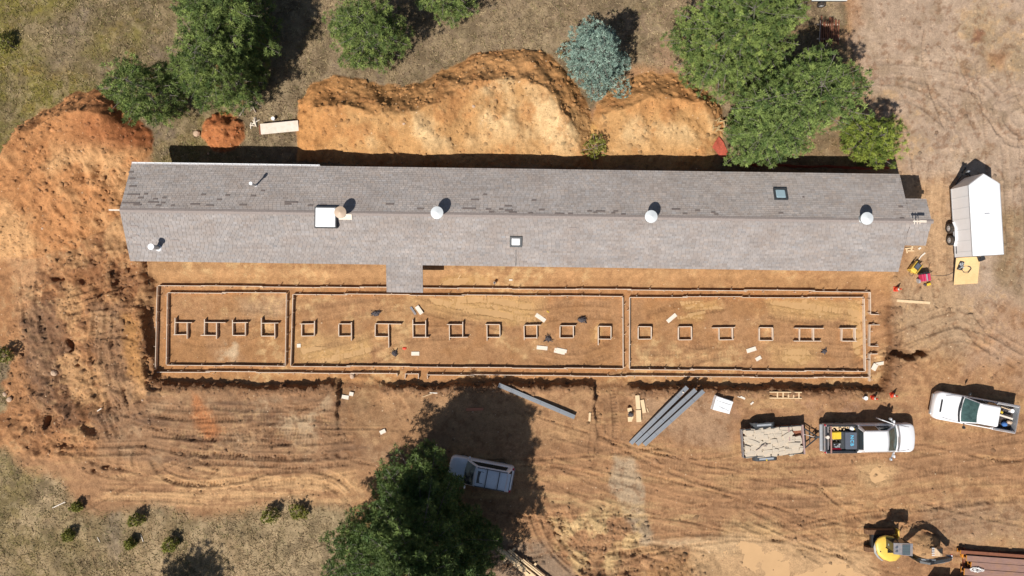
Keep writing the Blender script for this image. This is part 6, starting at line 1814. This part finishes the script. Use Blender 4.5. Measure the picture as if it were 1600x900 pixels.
# beam stack bottom right
ang = R(-4.2); zt_ = .62
A = P(1504, 862, zt_)
t = thing("beam_stack", "stack of rust coloured steel beams with orange ends at the lower right corner", "steel beams", (A.x, A.y, gz(A.x, A.y)), ang)
def hbeam(x0, x1, y, z, w_, h_, m, cap=True):
    a = MB(); cx_ = (x0 + x1) / 2; L_ = x1 - x0
    a.box((cx_, y, z + h_ / 2 - .012), (L_, w_, .024)); a.box((cx_, y, z - h_ / 2 + .012), (L_, w_, .024)); a.box((cx_, y, z), (L_, .02, h_ - .05))
    b = part("beam", a, m, t)
    if cap:
        e = MB(); e.box((x0 - .012, y, z + h_ / 2 - .03), (.022, w_, .07)); e.box((x0 - .012, y, z - h_ / 2 + .03), (.022, w_, .07)); e.box((x0 - .012, y, z), (.022, .05, h_ - .14)); link("end_face", e.mesh("end_face", M_orust), b)
    return b
hbeam(.0, 7.5, -.10, .30, .26, .40, M_rust)
hbeam(.36, 7.5, -.46, .42, .40, .40, M_prim); hbeam(.72, 7.5, -.92, .42, .46, .40, M_prim); hbeam(.28, 7.5, -1.42, .42, .46, .40, M_prim)
hbeam(.30, 7.5, -.42, .02 + .12, .30, .16, M_orust)
for x in (.5, 3.0, 5.5): a = MB(); a.box((x, -.8, .10), (.12, 1.8, .2)); part("bearer", a, M_rust, t)
a = MB()
for k in range(7):
    pts = []; rd2 = random.Random(40 + k)
    a0_ = rd2.uniform(0, 6.28)
    for j in range(14):
        an = a0_ + j * .55; pts.append((.95 + .30 * math.cos(an) * (1 + .25 * math.sin(2 * an + k)) + rd2.uniform(-.05, .05) + .05 * k, -1.18 + .13 * math.sin(an) * (1 + .3 * math.cos(3 * an)) + rd2.uniform(-.03, .03), .66 + .012 * k))
    a.tube(pts, .018, 5)
c_, s_ = math.cos(ang), math.sin(ang)
single("rope_coil", a, M_rope, "tangled white rope lying on the steel beams", "rope", (t.location.x, t.location.y, t.location.z), ang)
for k in range(4):
    x = 0.2 + k * 1.9
# second stack beyond the lower edge, whose shadow shows
A2 = P(1466, 913, 1.3); t2 = thing("beam_stack", "lower row of short steel bundles cut off below the frame, throwing dark square shadows", "steel beams", (A2.x, A2.y, gz(A2.x, A2.y)), ang)
for k in range(5):
    a = MB(); a.cbox((.55 + k * 1.42, -.7, .72), (1.15, 1.2, 1.2), .03); part("steel_bundle", a, M_prim, t2)
    a = MB(); a.box((.55 + k * 1.42, -.7, .06), (1.0, 1.0, .14)); part("bearer", a, M_rust, t2)
# lumber at the bottom edge
A3 = P(776, 855.5, .3); ang = R(-39)
t = thing("lumber_stack", "stack of fresh lumber on cross blocks beside the big pine at the bottom edge", "lumber", (A3.x, A3.y, gz(A3.x, A3.y)), ang)
for (x0, L_, y, z, w_) in ((0, 4.6, -.05, .30, .26), (.18, 3.2, .16, .34, .14), (.10, 2.9, .06, .36, .12), (.75, 1.1, .33, .30, .09), (.8, 1.15, .45, .26, .08), (1.9, 3.6, .42, .34, .11), (1.95, 3.5, .54, .30, .10), (2.6, 2.8, .10, .36, .20), (1.7, 3.0, -.16, .26, .14)):
    a = MB(); a.cbox((0, 0, 0), (L_, w_, .09), .006); o = part("plank", a, M_lum, t); o.location = (x0 + L_ / 2, y, z); o.rotation_euler = (0, 0, R(1.2) * ((x0 * 7) % 2 - 1))
for (x, y0_, y1_) in ((1.05, -.55, .75), (2.9, -.3, .85), (4.1, -.3, .7)): a = MB(); a.cbox((x, (y0_ + y1_) / 2, .16), (.16, y1_ - y0_, .10), .006); part("cross_block", a, M_lum, t)

# ------------------------------------------------------------------ grass blades, clods and pebbles
rg = np.random.default_rng(99)
GM = grass.reshape(GX.shape); RM = np.clip(rim + bank + pilem * .38 + zchurn * .4 + zlump * .5, 0, 1.5).reshape(GX.shape)
PM = np.clip(pit, 0, 1).reshape(GX.shape)
N = 210000
x = rg.uniform(-38, 38, N); y = rg.uniform(-21.5, 21.5, N)
d = gz_raw(x, y, GM); keep = rg.random(N) < d * (0.45 + .55 * sstep(-.2, .25, fbm(x, y, 1.5, 4, 2)))
x, y = x[keep], y[keep]; K = x.size; z = gz_raw(x, y, ZG)
cb = np.stack([gz_raw(x, y, col[:, i].reshape(GX.shape)) for i in range(3)], 1)
f = rg.random(K)[:, None]
straw = np.array(alb(205, 182, 140)); green = np.array(alb(120, 124, 60)); brn = np.array(alb(118, 94, 68))
left = ((x < -20)[:, None]) * 1.0
mixc = np.where(f < .45, straw, np.where(f < .45 + .12 + .22 * left, green, brn))
cols = (cb * .45 + mixc * .55) * rg.normal(1, .28, (K, 1))
tm = tuft_template(4, .19, .028, 5, .30, .4)
dirs = np.stack([rg.normal(0, .25, K), rg.normal(0, .25, K), np.ones(K)], 1)
me = tuft_mesh("dry_grass", np.stack([x, y, z], 1), rg.uniform(.5, 1.25, K), rg.uniform(0, 6.28, K), dirs, K, tm, np.clip(cols, .01, .8), M_blade)
o = link("dry_grass", me); tag(o, "dry meadow grass with green patches round the building site", "grass", kind='stuff')
print("GRASS", K)

def scatter(name, label, cat, N, wfun, smin, smax, colfun, flat=.6, seed=1):
    rg = np.random.default_rng(seed)
    x = rg.uniform(-37.5, 37.5, N); y = rg.uniform(-21.3, 21.3, N); keep = rg.random(N) < wfun(x, y)
    x, y = x[keep], y[keep]; K = x.size; z = gz_raw(x, y, ZG)
    ico = np.array([(1, 0, 0), (-.2, .9, .1), (-.9, .1, 0), (-.1, -1, 0), (.3, .35, .9), (-.4, -.3, .8)], np.float32)
    faces = [(0, 1, 4), (1, 2, 5), (1, 5, 4), (2, 3, 5), (3, 0, 4), (3, 4, 5)]
    s = smin * (smax / smin) ** (rg.random(K) ** 2.2)
    a = rg.uniform(0, 6.28, K); jit = 1 + rg.uniform(-.3, .3, (K, 6, 3))
    P_ = ico[None] * jit * s[:, None, None]; P_[:, :, 2] *= flat
    ca, sa = np.cos(a)[:, None], np.sin(a)[:, None]
    V = np.stack([P_[:, :, 0] * ca - P_[:, :, 1] * sa + x[:, None], P_[:, :, 0] * sa + P_[:, :, 1] * ca + y[:, None], P_[:, :, 2] + z[:, None] - .1 * s[:, None]], 2).reshape(-1, 3)
    me = bpy.data.meshes.new(name); me.vertices.add(V.shape[0]); me.vertices.foreach_set("co", V.astype(np.float32).ravel())
    F = (np.arange(K)[:, None, None] * 6 + np.array(faces)[None]).reshape(-1, 3).astype(np.int32)
    me.loops.add(F.size); me.loops.foreach_set("vertex_index", F.ravel()); me.polygons.add(F.shape[0]); me.polygons.foreach_set("loop_start", np.arange(0, F.size, 3, dtype=np.int32))
    me.materials.append(M_blade); me.update(calc_edges=True)
    cb = np.stack([gz_raw(x, y, col[:, i].reshape(GX.shape)) for i in range(3)], 1)
    set_tint(me, np.clip(colfun(cb, rg, K), .01, .85), 6)
    o = link(name, me); tag(o, label, cat, kind='stuff'); print(name, K)
scatter("soil_clods", "crumbled clods of soil on the heaps and along the cut edges", "clods", 110000, lambda x, y: np.clip(gz_raw(x, y, RM), 0, 1) * .8 + .05 * (1 - gz_raw(x, y, GM)) * (1 - gz_raw(x, y, PM)), .035, .24,
        lambda cb, rg, K: cb * rg.normal(.85, .15, (K, 1)), .7, 3)
scatter("pebbles", "small pale stones scattered over the soil and spoil heaps", "pebbles", 14000, lambda x, y: (1 - gz_raw(x, y, GM)) * (.25 + .6 * np.clip(gz_raw(x, y, RM), 0, 1)), .018, .07,
        lambda cb, rg, K: cb * .4 + .6 * np.array(alb(232, 205, 170)) * rg.normal(1, .12, (K, 1)), .6, 4)
